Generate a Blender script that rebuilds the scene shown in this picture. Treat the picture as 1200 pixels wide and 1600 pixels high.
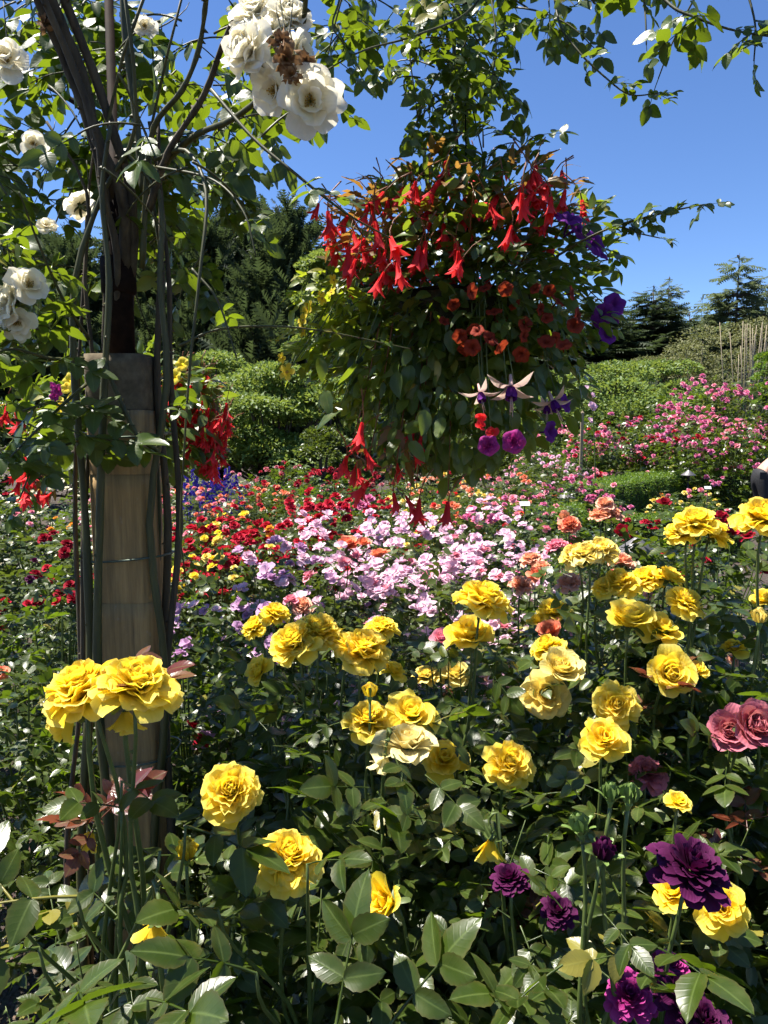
import bpy, math, random
import numpy as np
from mathutils import Vector, Matrix

for o in list(bpy.data.objects):
    bpy.data.objects.remove(o)
SC = bpy.context.scene
COL = SC.collection
R = math.radians
rng = np.random.default_rng(7)
random.seed(7)

# ------------------------------------------------------------------ camera
F = 1155.0                                  # focal length in photo pixels (photo 1200 x 1600)
CAM = Vector((0, 0, 1.55))
PITCH = -math.atan2(130, F)
cd = bpy.data.cameras.new('camera'); cam = bpy.data.objects.new('camera', cd); COL.objects.link(cam)
cam.location = CAM; cam.rotation_euler = (math.pi/2 + PITCH, 0, 0)
cd.sensor_width = 36; cd.lens = 36*F/1600; cd.clip_start = 0.02; cd.clip_end = 2000
SC.camera = cam
FW = Vector((0, math.cos(PITCH), math.sin(PITCH))); UP = Vector((0, -math.sin(PITCH), math.cos(PITCH)))

# ------------------------------------------------------------------ sky and sun
SUN = Vector((-0.385, 0.08, 0.92)).normalized()
world = bpy.data.worlds.new('World'); SC.world = world; world.use_nodes = True
wn = world.node_tree; wn.nodes.clear()
sky = wn.nodes.new('ShaderNodeTexSky'); sky.sky_type = 'NISHITA'; sky.sun_disc = False
sky.sun_elevation = math.asin(SUN.z); sky.sun_rotation = math.atan2(SUN.x, SUN.y)
sky.altitude = 2000; sky.air_density = 1.0; sky.dust_density = 0.0; sky.ozone_density = 5.0
hs = wn.nodes.new('ShaderNodeHueSaturation'); hs.inputs['Saturation'].default_value = 1.10; hs.inputs['Hue'].default_value = 0.506
bg = wn.nodes.new('ShaderNodeBackground'); bg.inputs['Strength'].default_value = 0.076
wo = wn.nodes.new('ShaderNodeOutputWorld')
wn.links.new(sky.outputs[0], hs.inputs['Color']); wn.links.new(hs.outputs[0], bg.inputs[0]); wn.links.new(bg.outputs[0], wo.inputs[0])
sl = bpy.data.lights.new('sun', 'SUN'); sl.energy = 5.0; sl.angle = R(0.53); sl.color = (1.0, 0.945, 0.86)
so = bpy.data.objects.new('sun', sl); COL.objects.link(so); so.rotation_euler = SUN.to_track_quat('Z', 'Y').to_euler(); so.location = (0, 0, 30)
SC.view_settings.view_transform = 'Standard'; SC.view_settings.look = 'None'
SC.view_settings.exposure = 1.42; SC.view_settings.gamma = 1.0; SC.view_settings.use_curve_mapping = False
SC.cycles.use_denoising = True
SC.cycles.max_bounces = 5; SC.cycles.debug_use_spatial_splits = False; SC.cycles.diffuse_bounces = 3; SC.cycles.glossy_bounces = 1
SC.cycles.use_adaptive_sampling = True; SC.cycles.adaptive_threshold = 0.03
SC.cycles.caustics_reflective = False; SC.cycles.caustics_refractive = False
SC.cycles.transmission_bounces = 3; SC.cycles.transparent_max_bounces = 4
SC.cycles.sample_clamp_indirect = 6

# ------------------------------------------------------------------ placement helpers
def at(px, py, d):
    """the point at ground distance d that the photo shows at pixel (px, py)"""
    v = FW + Vector((1, 0, 0))*((px-600)/F) + UP*((800-py)/F)
    return CAM + v*(d/v.y)
def tag(o, label=None, cat=None, group=None, kind=None):
    if label: o['label'] = label
    if cat: o['category'] = cat
    if group: o['group'] = group
    if kind: o['kind'] = kind
    return o
def thing(name, label, cat, loc, group=None, rz=0.0):
    o = bpy.data.objects.new(name, None); o.empty_display_size = 0.05
    COL.objects.link(o); o.location = loc; o.rotation_euler = (0, 0, rz)
    return tag(o, label, cat, group)
def put(name, me, parent=None, M=None, kind=None, label=None):
    """link mesh data as an object; M is its world placement (parents are only moved, never turned)"""
    o = bpy.data.objects.new(name, me); COL.objects.link(o)
    if parent is not None:
        o.parent = parent
        off = Vector(parent.location)
    else: off = Vector((0, 0, 0))
    M = Matrix.Identity(4) if M is None else M
    o.matrix_basis = Matrix.Translation(-off) @ M
    if kind: o['kind'] = kind
    if label: o['label'] = label
    return o

def sub(name, me, parent, M=None, label=None):
    """a sub-part, placed in its part's own frame"""
    o = bpy.data.objects.new(name, me); COL.objects.link(o); o.parent = parent
    if M is not None: o.matrix_basis = M
    if label: o['label'] = label
    return o

# ------------------------------------------------------------------ mesh templates (numpy)
class T:
    def __init__(s, V, faces, UV=None, Rn=None, mi=None):
        s.V = np.asarray(V, float).reshape(-1, 3); n = len(s.V)
        s.sz = np.array([len(f) for f in faces], int)
        s.L = np.array([i for f in faces for i in f], int)
        s.UV = np.zeros((n, 2)) if UV is None else np.asarray(UV, float)
        s.Rn = np.zeros(n) if Rn is None else np.asarray(Rn, float)
        s.mi = np.zeros(len(faces), int) if mi is None else (np.full(len(faces), mi, int) if np.isscalar(mi) else np.asarray(mi, int))
def mul(t, M):
    r = T.__new__(T); M = np.array(M)
    r.V = t.V @ M[:3, :3].T + M[:3, 3]; r.sz, r.L, r.UV, r.Rn, r.mi = t.sz, t.L, t.UV, t.Rn, t.mi
    return r
def join(ts):
    r = T.__new__(T); off = 0; Ls = []
    for t in ts: Ls.append(t.L+off); off += len(t.V)
    r.V = np.concatenate([t.V for t in ts]); r.L = np.concatenate(Ls); r.sz = np.concatenate([t.sz for t in ts])
    r.UV = np.concatenate([t.UV for t in ts]); r.Rn = np.concatenate([t.Rn for t in ts]); r.mi = np.concatenate([t.mi for t in ts])
    return r
def recol(t, mi=None, rn=None):
    r = T.__new__(T); r.__dict__.update(t.__dict__)
    if mi is not None: r.mi = np.full(len(t.sz), mi, int)
    if rn is not None: r.Rn = np.full(len(t.V), rn, float)
    return r
def spread(t, Ms, rn=None):
    """one copy of the template for each 4x4 matrix"""
    Ms = np.asarray(Ms, float); N = len(Ms); n = len(t.V)
    V = np.einsum('kij,nj->kni', Ms[:, :3, :3], t.V) + Ms[:, None, :3, 3]
    r = T.__new__(T); r.V = V.reshape(-1, 3)
    r.L = (t.L[None, :] + (np.arange(N)*n)[:, None]).ravel(); r.sz = np.tile(t.sz, N)
    r.UV = np.tile(t.UV, (N, 1)); r.mi = np.tile(t.mi, N)
    r.Rn = np.tile(t.Rn, N) if rn is None else np.repeat(np.asarray(rn, float), n)
    return r
def mesh(name, ts, mats, smooth=True):
    t = join(ts) if isinstance(ts, (list, tuple)) else ts
    me = bpy.data.meshes.new(name)
    me.vertices.add(len(t.V)); me.vertices.foreach_set('co', t.V.ravel().astype(np.float32))
    me.loops.add(len(t.L)); me.loops.foreach_set('vertex_index', t.L.astype(np.int32))
    me.polygons.add(len(t.sz)); st = np.concatenate([[0], np.cumsum(t.sz)[:-1]])
    me.polygons.foreach_set('loop_start', st.astype(np.int32))
    for m in (mats if isinstance(mats, (list, tuple)) else [mats]): me.materials.append(m)
    me.polygons.foreach_set('material_index', t.mi.astype(np.int32))
    me.polygons.foreach_set('use_smooth', np.full(len(t.sz), bool(smooth)))
    uv = me.uv_layers.new(name='UVMap'); uv.uv.foreach_set('vector', t.UV[t.L].ravel().astype(np.float32))
    a = me.attributes.new('rnd', 'FLOAT', 'POINT'); a.data.foreach_set('value', t.Rn.astype(np.float32))
    me.update(calc_edges=True)
    return me
def unit(a):
    a = np.asarray(a, float); return a/np.maximum(np.linalg.norm(a, axis=-1, keepdims=True), 1e-9)
def frames(P, D, Nn, S):
    """matrices with +Y along D, +Z close to Nn, scale S, at P"""
    P = np.asarray(P, float); y = unit(D); x = unit(np.cross(y, Nn)); z = np.cross(x, y)
    M = np.zeros((len(P), 4, 4)); S = np.broadcast_to(np.asarray(S, float), (len(P),))[:, None]
    M[:, :3, 0] = x*S; M[:, :3, 1] = y*S; M[:, :3, 2] = z*S; M[:, :3, 3] = P; M[:, 3, 3] = 1
    return M
def frame_z(P, Z, S, spin=None):
    """4x4 with +Z along Z"""
    z = Vector(Z).normalized(); h = Vector((1, 0, 0)) if abs(z.x) < .8 else Vector((0, 1, 0))
    x = h.cross(z).normalized(); y = z.cross(x)
    M = Matrix((x, y, z)).transposed().to_4x4()
    a = random.uniform(0, 6.283) if spin is None else spin
    return Matrix.Translation(P) @ M @ Matrix.Rotation(a, 4, 'Z') @ Matrix.Diagonal((S, S, S, 1))
def gridf(nu, nv, off=0):
    return [(off+i*nv+j, off+(i+1)*nv+j, off+(i+1)*nv+j+1, off+i*nv+j+1) for i in range(nu-1) for j in range(nv-1)]
def tube(P, r, sides=6, mi=0, rn=0.5, cap=True):
    P = np.asarray([tuple(p) for p in P], float); n = len(P); r = np.broadcast_to(np.asarray(r, float), (n,))
    tg = unit(np.gradient(P, axis=0)); h = np.array([0.31, 0.57, 0.76]); x = unit(np.cross(tg, h)); y = np.cross(tg, x)
    a = np.arange(sides)*2*math.pi/sides
    V = P[:, None, :] + r[:, None, None]*(np.cos(a)[None, :, None]*x[:, None, :] + np.sin(a)[None, :, None]*y[:, None, :])
    f = [(i*sides+j, i*sides+(j+1) % sides, (i+1)*sides+(j+1) % sides, (i+1)*sides+j) for i in range(n-1) for j in range(sides)]
    if cap: f.append(tuple(range((n-1)*sides, n*sides))); f.append(tuple(reversed(range(sides))))
    ln = np.concatenate([[0], np.cumsum(np.linalg.norm(np.diff(P, axis=0), axis=1))])
    UV = np.stack([np.repeat(ln, sides), np.tile(a/6.283, n)], 1)
    return T(V.reshape(-1, 3), f, UV, np.full(n*sides, rn), mi)
def bez(p0, p1, p2, p3, n=12):
    t = np.linspace(0, 1, n)[:, None]; p0, p1, p2, p3 = [np.array(tuple(p)) for p in (p0, p1, p2, p3)]
    return (1-t)**3*p0 + 3*(1-t)**2*t*p1 + 3*(1-t)*t*t*p2 + t**3*p3
def smooth_path(pts, n=24):
    """Catmull-Rom through the points"""
    p = np.array([tuple(q) for q in pts], float); p = np.vstack([2*p[0]-p[1], p, 2*p[-1]-p[-2]])
    out = []; m = len(p)-3; per = max(2, n//m)
    for i in range(m):
        t = np.linspace(0, 1, per, endpoint=(i == m-1))[:, None]; a, b, c, d = p[i:i+4]
        out.append(.5*(2*b + (c-a)*t + (2*a-5*b+4*c-d)*t*t + (3*b-a-3*c+d)*t**3))
    return np.vstack(out)
def lathe(prof, seg=24, mi=0):
    V = []; n = len(prof)
    for r, z in prof:
        for k in range(seg): a = k*6.28318/seg; V.append((r*math.cos(a), r*math.sin(a), z))
    f = [(i*seg+j, i*seg+(j+1) % seg, (i+1)*seg+(j+1) % seg, (i+1)*seg+j) for i in range(n-1) for j in range(seg)]
    UV = [(k/seg, z) for r, z in prof for k in range(seg)]
    return T(V, f, UV, None, mi)
def box(cx, cy, cz, sx, sy, sz, mi=0):
    V = [(cx+a*sx/2, cy+b*sy/2, cz+c*sz/2) for a in (-1, 1) for b in (-1, 1) for c in (-1, 1)]
    return T(V, [(0, 1, 3, 2), (4, 6, 7, 5), (0, 4, 5, 1), (2, 3, 7, 6), (0, 2, 6, 4), (1, 5, 7, 3)], None, None, mi)

# ------------------------------------------------------------------ materials
def newmat(name):
    m = bpy.data.materials.new(name); m.use_nodes = True; nt = m.node_tree; nt.nodes.clear()
    out = nt.nodes.new('ShaderNodeOutputMaterial'); return m, nt, out
def N(nt, typ, **kw):
    n = nt.nodes.new(typ)
    for k, v in kw.items():
        if k in n.inputs: n.inputs[k].default_value = v
        else: setattr(n, k, v)
    return n
def math_(nt, op, a, b=None, c=None):
    n = nt.nodes.new('ShaderNodeMath'); n.operation = op
    for i, v in enumerate((a, b, c)):
        if v is None: continue
        if isinstance(v, (int, float)): n.inputs[i].default_value = v
        else: nt.links.new(v, n.inputs[i])
    return n.outputs[0]
def mixc(nt, fac, a, b, typ='MIX'):
    n = nt.nodes.new('ShaderNodeMix'); n.data_type = 'RGBA'; n.blend_type = typ
    for i, v in ((0, fac), (6, a), (7, b)):
        if isinstance(v, (int, float)): n.inputs[i].default_value = v
        elif isinstance(v, tuple): n.inputs[i].default_value = (*v, 1) if len(v) == 3 else v
        else: nt.links.new(v, n.inputs[i])
    return n.outputs[2]
def rnd_value(nt):
    """one random number for each leaf: the mesh attribute plus the object's own"""
    a = nt.nodes.new('ShaderNodeAttribute'); a.attribute_name = 'rnd'; o = nt.nodes.new('ShaderNodeObjectInfo')
    return math_(nt, 'FRACT', math_(nt, 'ADD', a.outputs['Fac'], o.outputs['Random']))
def leaf_mat(name, c1, c2, tr, rough=0.36, tfac=0.3, veins=True, spec=0.5, edge=None, nveins=7.0, wear=True):
    m, nt, out = newmat(name); L = nt.links.new
    rv = rnd_value(nt)
    col = mixc(nt, rv, c1, c2)
    b = N(nt, 'ShaderNodeBsdfPrincipled', Roughness=rough); b.inputs['Specular IOR Level'].default_value = spec
    if veins:
        uv = nt.nodes.new('ShaderNodeUVMap'); s = nt.nodes.new('ShaderNodeSeparateXYZ'); L(uv.outputs[0], s.inputs[0])
        ax = math_(nt, 'ABSOLUTE', s.outputs[0])
        ph = math_(nt, 'FRACT', math_(nt, 'MULTIPLY', math_(nt, 'SUBTRACT', s.outputs[1], math_(nt, 'MULTIPLY', ax, 0.22)), nveins))
        vv = math_(nt, 'ABSOLUTE', math_(nt, 'SUBTRACT', ph, 0.5))                       # 0 .. 0.5, vein at 0
        side = math_(nt, 'SMOOTH_MIN', math_(nt, 'MULTIPLY', vv, 6.0), 1.0, 0.5)
        mid = math_(nt, 'SMOOTH_MIN', math_(nt, 'MULTIPLY', ax, 9.0), 1.0, 0.3)
        h = math_(nt, 'MULTIPLY', side, mid)
        inv = math_(nt, 'SUBTRACT', 1.0, mid)
        col = mixc(nt, math_(nt, 'MULTIPLY', inv, 0.35), col, (0.16, 0.22, 0.06))
        bp = N(nt, 'ShaderNodeBump', Strength=0.10, Distance=0.0016); L(h, bp.inputs['Height']); L(bp.outputs[0], b.inputs['Normal'])
        if edge:
            e = math_(nt, 'MULTIPLY', math_(nt, 'POWER', ax, 6.0), 0.4); col = mixc(nt, e, col, edge)
    if wear:                                                                              # blotches, dusty and yellowed leaves
        tc = nt.nodes.new('ShaderNodeNewGeometry'); nz = N(nt, 'ShaderNodeTexNoise', Scale=38.0, Detail=3.0); L(tc.outputs['Position'], nz.inputs['Vector'])
        f = math_(nt, 'MULTIPLY', math_(nt, 'SUBTRACT', nz.outputs[0], 0.42), 1.1); f.node.use_clamp = True
        col = mixc(nt, f, col, mixc(nt, 0.5, col, (0.17, 0.2, 0.055)))
        old = math_(nt, 'GREATER_THAN', rv, 0.965); col = mixc(nt, math_(nt, 'MULTIPLY', old, 0.55), col, (0.33, 0.27, 0.05))
        rr = math_(nt, 'ADD', math_(nt, 'MULTIPLY', nz.outputs[0], 0.3), rough-0.13); L(rr, b.inputs['Roughness'])
    L(col, b.inputs['Base Color'])
    t = N(nt, 'ShaderNodeBsdfTranslucent'); tcol = mixc(nt, rv, tr, tuple(x*0.72 for x in tr)); L(tcol, t.inputs['Color'])
    mx = N(nt, 'ShaderNodeMixShader', Fac=tfac); L(b.outputs[0], mx.inputs[1]); L(t.outputs[0], mx.inputs[2]); L(mx.outputs[0], out.inputs[0])
    return m
def petal_mat(name, inner, outer, tr=None, tfac=0.38, rough=0.7, spec=0.14, edge=None, vary=0.15):
    """petal colour from the heart (attribute rnd = 0) to the outer petals (1); UV y runs from claw to edge"""
    m, nt, out = newmat(name); L = nt.links.new
    a = nt.nodes.new('ShaderNodeAttribute'); a.attribute_name = 'rnd'; oi = nt.nodes.new('ShaderNodeObjectInfo')
    uv = nt.nodes.new('ShaderNodeUVMap'); s = nt.nodes.new('ShaderNodeSeparateXYZ'); L(uv.outputs[0], s.inputs[0])
    f = math_(nt, 'ADD', math_(nt, 'MULTIPLY', a.outputs['Fac'], 0.6), math_(nt, 'MULTIPLY', s.outputs[1], 0.45))
    f = math_(nt, 'ADD', f, math_(nt, 'MULTIPLY', math_(nt, 'SUBTRACT', oi.outputs['Random'], 0.5), 0.5)); f.node.use_clamp = True
    col = mixc(nt, f, inner, outer)
    if edge: col = mixc(nt, math_(nt, 'MULTIPLY', math_(nt, 'POWER', s.outputs[1], 6.0), 0.55), col, edge)
    # fine lengthwise veins
    w = math_(nt, 'SINE', math_(nt, 'MULTIPLY', s.outputs[0], 24.0)); tcn = nt.nodes.new('ShaderNodeTexCoord')
    nz = N(nt, 'ShaderNodeTexNoise', Scale=9.0, Detail=2.0); L(tcn.outputs['Object'], nz.inputs['Vector'])
    hh = math_(nt, 'ADD', math_(nt, 'MULTIPLY', w, 0.25), math_(nt, 'MULTIPLY', nz.outputs[0], 2.0))
    bp = N(nt, 'ShaderNodeBump', Strength=0.12, Distance=0.012); L(hh, bp.inputs['Height'])
    dk = math_(nt, 'MULTIPLY', math_(nt, 'SUBTRACT', nz.outputs[0], 0.5), vary*2); dk.node.use_clamp = True
    col = mixc(nt, dk, col, inner)
    b = N(nt, 'ShaderNodeBsdfPrincipled', Roughness=rough); b.inputs['Specular IOR Level'].default_value = spec
    L(col, b.inputs['Base Color']); L(bp.outputs[0], b.inputs['Normal'])
    t = N(nt, 'ShaderNodeBsdfTranslucent')
    if tr: t.inputs['Color'].default_value = (*tr, 1)
    else: L(col, t.inputs['Color'])
    mx = N(nt, 'ShaderNodeMixShader', Fac=tfac); L(b.outputs[0], mx.inputs[1]); L(t.outputs[0], mx.inputs[2]); L(mx.outputs[0], out.inputs[0])
    return m
def plain_mat(name, c1, c2, scale=20.0, rough=0.7, metal=0.0, bump=0.3, dist=0.004, stretch=(1, 1, 1), detail=5.0, spec=0.4):
    m, nt, out = newmat(name); L = nt.links.new
    tc = nt.nodes.new('ShaderNodeTexCoord'); mp = nt.nodes.new('ShaderNodeMapping'); mp.inputs['Scale'].default_value = stretch
    L(tc.outputs['Object'], mp.inputs[0]); nz = N(nt, 'ShaderNodeTexNoise', Scale=scale, Detail=detail, Roughness=0.62); L(mp.outputs[0], nz.inputs['Vector'])
    cr = nt.nodes.new('ShaderNodeValToRGB'); cr.color_ramp.elements[0].position = 0.32; cr.color_ramp.elements[1].position = 0.7
    cr.color_ramp.elements[0].color = (*c1, 1); cr.color_ramp.elements[1].color = (*c2, 1); L(nz.outputs[0], cr.inputs[0])
    b = N(nt, 'ShaderNodeBsdfPrincipled', Roughness=rough, Metallic=metal); b.inputs['Specular IOR Level'].default_value = spec
    bp = N(nt, 'ShaderNodeBump', Strength=bump, Distance=dist); L(nz.outputs[0], bp.inputs['Height']); L(bp.outputs[0], b.inputs['Normal'])
    L(cr.outputs[0], b.inputs['Base Color']); L(b.outputs[0], out.inputs[0]); return m

LEAF = leaf_mat('rose_leaf', (0.018, 0.034, 0.005), (0.044, 0.070, 0.009), (0.24, 0.38, 0.016), rough=0.32, tfac=0.24, edge=(0.08, 0.045, 0.018), spec=0.42)
LEAF_OLIVE = leaf_mat('rose_leaf_olive', (0.030, 0.048, 0.009), (0.066, 0.088, 0.016), (0.25, 0.34, 0.03), rough=0.40, tfac=0.20, veins=False, spec=0.35, wear=False)
LEAF_CLIMB = leaf_mat('climbing_rose_leaf', (0.020, 0.040, 0.007), (0.043, 0.074, 0.012), (0.34, 0.48, 0.018), rough=0.36, tfac=0.26, spec=0.4)
LEAF_LIME_LIT = leaf_mat('lime_leaf', (0.11, 0.16, 0.018), (0.17, 0.22, 0.028), (0.55, 0.66, 0.03), rough=0.42, tfac=0.42, nveins=5.0)  # yellow-green leaf, lightened so its colour carries the backlight
LEAF_RED = leaf_mat('young_rose_leaf', (0.10, 0.028, 0.026), (0.14, 0.070, 0.034), (0.40, 0.10, 0.05), rough=0.26, tfac=0.28, wear=False)
LEAF_BASKET = leaf_mat('basket_leaf', (0.036, 0.066, 0.011), (0.072, 0.112, 0.017), (0.40, 0.54, 0.03), rough=0.34, tfac=0.30, nveins=5.0, spec=0.5)
LEAF_BRONZE = leaf_mat('begonia_leaf', (0.085, 0.080, 0.018), (0.22, 0.10, 0.030), (0.55, 0.28, 0.05), rough=0.4, tfac=0.36, edge=(0.26, 0.05, 0.03))
LEAF_BOX = leaf_mat('box_leaf', (0.060, 0.120, 0.016), (0.110, 0.180, 0.024), (0.30, 0.46, 0.03), rough=0.45, tfac=0.28, veins=False, spec=0.3, wear=False)
LEAF_LIGHT = leaf_mat('pale_shrub_leaf', (0.085, 0.145, 0.030), (0.135, 0.195, 0.045), (0.36, 0.46, 0.07), rough=0.5, tfac=0.3, veins=False, spec=0.3, wear=False)
LEAF_GREY = leaf_mat('grey_shrub_leaf', (0.105, 0.120, 0.050), (0.165, 0.165, 0.075), (0.3, 0.32, 0.09), rough=0.6, tfac=0.22, veins=False, spec=0.2, wear=False)
NEEDLE = leaf_mat('conifer_needle', (0.018, 0.032, 0.015), (0.046, 0.064, 0.026), (0.11, 0.16, 0.05), rough=0.6, tfac=0.26, veins=False, spec=0.2, wear=False)
NEEDLE_B = leaf_mat('spruce_needle', (0.075, 0.105, 0.058), (0.13, 0.155, 0.078), (0.20, 0.25, 0.10), rough=0.6, tfac=0.34, veins=False, spec=0.2, wear=False)
STEM = plain_mat('green_stem', (0.055, 0.085, 0.020), (0.10, 0.135, 0.035), 60, 0.45, 0, 0.2, 0.001)
BUDGREEN = plain_mat('bud_green', (0.10, 0.16, 0.035), (0.16, 0.24, 0.06), 60, 0.5, 0, 0.2, 0.001)
STEM_DARK = plain_mat('dark_cane', (0.020, 0.026, 0.010), (0.055, 0.062, 0.024), 70, 0.6, 0, 0.5, 0.002, (1, 1, .2))
STEM_RED = plain_mat('red_stem', (0.16, 0.05, 0.02), (0.24, 0.09, 0.03), 40, 0.5)
CANE = plain_mat('old_cane', (0.022, 0.017, 0.010), (0.105, 0.082, 0.046), 55, 0.85, 0, 1.0, 0.006, (1, 1, .12))
CANE_G = plain_mat('green_cane', (0.026, 0.030, 0.008), (0.080, 0.080, 0.024), 60, 0.55, 0, 0.4, 0.002, (1, 1, .15))
BARK = plain_mat('bark', (0.03, 0.022, 0.016), (0.085, 0.065, 0.05), 12, 0.9, 0, 0.8, 0.03, (1, 1, .2))
IRON = plain_mat('rusted_iron', (0.007, 0.005, 0.004), (0.024, 0.014, 0.010), 35, 0.8, 0.0, 0.4, 0.002, spec=0.08)
WIRE = plain_mat('green_wire', (0.05, 0.075, 0.055), (0.12, 0.15, 0.11), 80, 0.45, 0.4)
PALE_TWIG = plain_mat('pale_twig', (0.20, 0.165, 0.11), (0.38, 0.32, 0.22), 30, 0.85)
MOSS = plain_mat('basket_moss', (0.022, 0.025, 0.010), (0.075, 0.065, 0.03), 60, 0.95, 0, 1.0, 0.01)
ZINC = plain_mat('weathered_copper', (0.13, 0.125, 0.125), (0.24, 0.225, 0.22), 22, 0.55, 0.55, 0.2, 0.001, (1, 1, .2))
DARKMETAL = plain_mat('dark_metal', (0.02, 0.018, 0.016), (0.05, 0.045, 0.04), 40, 0.5, 0.6)
TAGWHITE = plain_mat('white_tag', (0.66, 0.66, 0.62), (0.8, 0.8, 0.77), 15, 0.4)
TAN_WOOD = plain_mat('stake_wood', (0.20, 0.15, 0.09), (0.34, 0.26, 0.16), 30, 0.8, 0, .5, .003, (1, 1, .1))

P_YELLOW = petal_mat('yellow_petal', (0.95, 0.58, 0.012), (0.97, 0.775, 0.080), (1.0, 0.80, 0.045), 0.52, rough=0.8, spec=0.08, edge=(0.98, 0.90, 0.34))
P_PALEYELLOW = petal_mat('pale_yellow_petal', (0.86, 0.60, 0.06), (0.88, 0.78, 0.30), (0.9, 0.7, 0.12), 0.36)
P_PALEYELLOW_OLD = petal_mat('faded_yellow_petal', (0.72, 0.52, 0.10), (0.80, 0.72, 0.36), None, 0.34, vary=.4)
P_WHITE = petal_mat('white_petal', (0.88, 0.76, 0.42), (0.92, 0.90, 0.80), (0.95, 0.90, 0.72), 0.48, edge=(0.92, 0.91, 0.85))
P_PURPLE = petal_mat('purple_petal', (0.026, 0.002, 0.019), (0.066, 0.006, 0.044), (0.14, 0.008, 0.075), 0.20, edge=(0.13, 0.018, 0.09))
P_MAGENTA = petal_mat('magenta_petal', (0.17, 0.008, 0.085), (0.38, 0.026, 0.20), (0.5, 0.03, 0.26), 0.28, edge=(0.50, 0.09, 0.32))
P_DUSKY = petal_mat('dusky_pink_petal', (0.46, 0.11, 0.10), (0.52, 0.15, 0.20), (0.6, 0.2, 0.18), 0.3, edge=(0.58, 0.22, 0.28))
P_PEACH = petal_mat('peach_petal', (0.86, 0.34, 0.13), (0.86, 0.46, 0.31), (0.9, 0.42, 0.22), 0.34, edge=(0.88, 0.60, 0.50))
P_CORAL = petal_mat('coral_petal', (0.80, 0.18, 0.06), (0.84, 0.29, 0.17), (0.9, 0.26, 0.12), 0.34, edge=(0.84, 0.42, 0.30))
P_LILAC = petal_mat('lilac_petal', (0.88, 0.74, 0.74), (0.80, 0.52, 0.67), (0.85, 0.54, 0.69), 0.38, edge=(0.84, 0.65, 0.75))
P_MAUVE = petal_mat('mauve_petal', (0.70, 0.52, 0.62), (0.54, 0.30, 0.52), (0.58, 0.32, 0.55), 0.34, edge=(0.66, 0.44, 0.62))
P_PINK = petal_mat('pink_petal', (0.80, 0.22, 0.28), (0.82, 0.33, 0.42), (0.85, 0.3, 0.38), 0.34, edge=(0.84, 0.46, 0.52))
P_HOTPINK = petal_mat('hot_pink_petal', (0.54, 0.08, 0.22), (0.66, 0.19, 0.36), (0.7, 0.17, 0.34), 0.32, edge=(0.72, 0.34, 0.48))
P_RED = petal_mat('red_petal', (0.28, 0.006, 0.016), (0.48, 0.013, 0.038), (0.6, 0.018, 0.04), 0.28, edge=(0.56, 0.05, 0.09))
P_DARKRED = petal_mat('dark_red_petal', (0.15, 0.003, 0.012), (0.30, 0.008, 0.024), (0.4, 0.01, 0.03), 0.26)
P_SCARLET = petal_mat('scarlet_petal', (0.78, 0.030, 0.030), (0.80, 0.045, 0.055), (0.95, 0.06, 0.06), 0.38, edge=(0.84, 0.10, 0.12))
P_BRICK = petal_mat('brick_petal', (0.05, 0.005, 0.004), (0.25, 0.034, 0.016), (0.4, 0.06, 0.02), 0.30)
P_VIOLET = petal_mat('violet_petal', (0.050, 0.006, 0.085), (0.15, 0.022, 0.24), (0.24, 0.03, 0.34), 0.26)
P_BLUE = petal_mat('blue_petal', (0.055, 0.03, 0.30), (0.11, 0.075, 0.46), None, 0.25)
P_FUCHSIA = petal_mat('fuchsia_sepal', (0.72, 0.36, 0.34), (0.80, 0.66, 0.56), None, 0.36)
P_ORANGE = petal_mat('orange_petal', (0.82, 0.25, 0.012), (0.86, 0.40, 0.05), None, 0.34)
STAMEN = plain_mat('stamen', (0.36, 0.20, 0.03), (0.70, 0.47, 0.07), 200, 0.7)
BROWN_PETAL = petal_mat('withered_petal', (0.16, 0.08, 0.035), (0.34, 0.20, 0.09), None, 0.2)
# ------------------------------------------------------------------ leaves
def leaflet(seed, ns=9, cols=5, W=0.30, fold=0.22, curl=0.22, serr=0.04, tip=1.0):
    r = np.random.default_rng(seed); t = np.linspace(0, 1, ns); w = W*np.sin(math.pi*np.clip(t, 0, 1)**0.80)**0.75 + 0.004
    w[-1] = 0.004; w[0] = 0.02
    V, UV = [], []; tw = r.normal(0, .10); ph = r.uniform(0, 6)
    for i in range(ns):
        for j in range(cols):
            u = -1 + 2*j/(cols-1); e = 1 + (serr*(1 if i % 2 else -1) if abs(u) > .99 and 0 < i < ns-1 else 0)
            x = u*w[i]*e; z = abs(x)*fold - curl*t[i]**2*.6 + 0.02*math.sin(ph+5*t[i]+3*u)*abs(u) + tw*x
            y = t[i]*(1-.06*curl) - (0.03*abs(u) if i else 0)
            V.append((x, y, z)); UV.append((u, t[i]))
    return T(V, gridf(ns, cols), UV)
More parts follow.
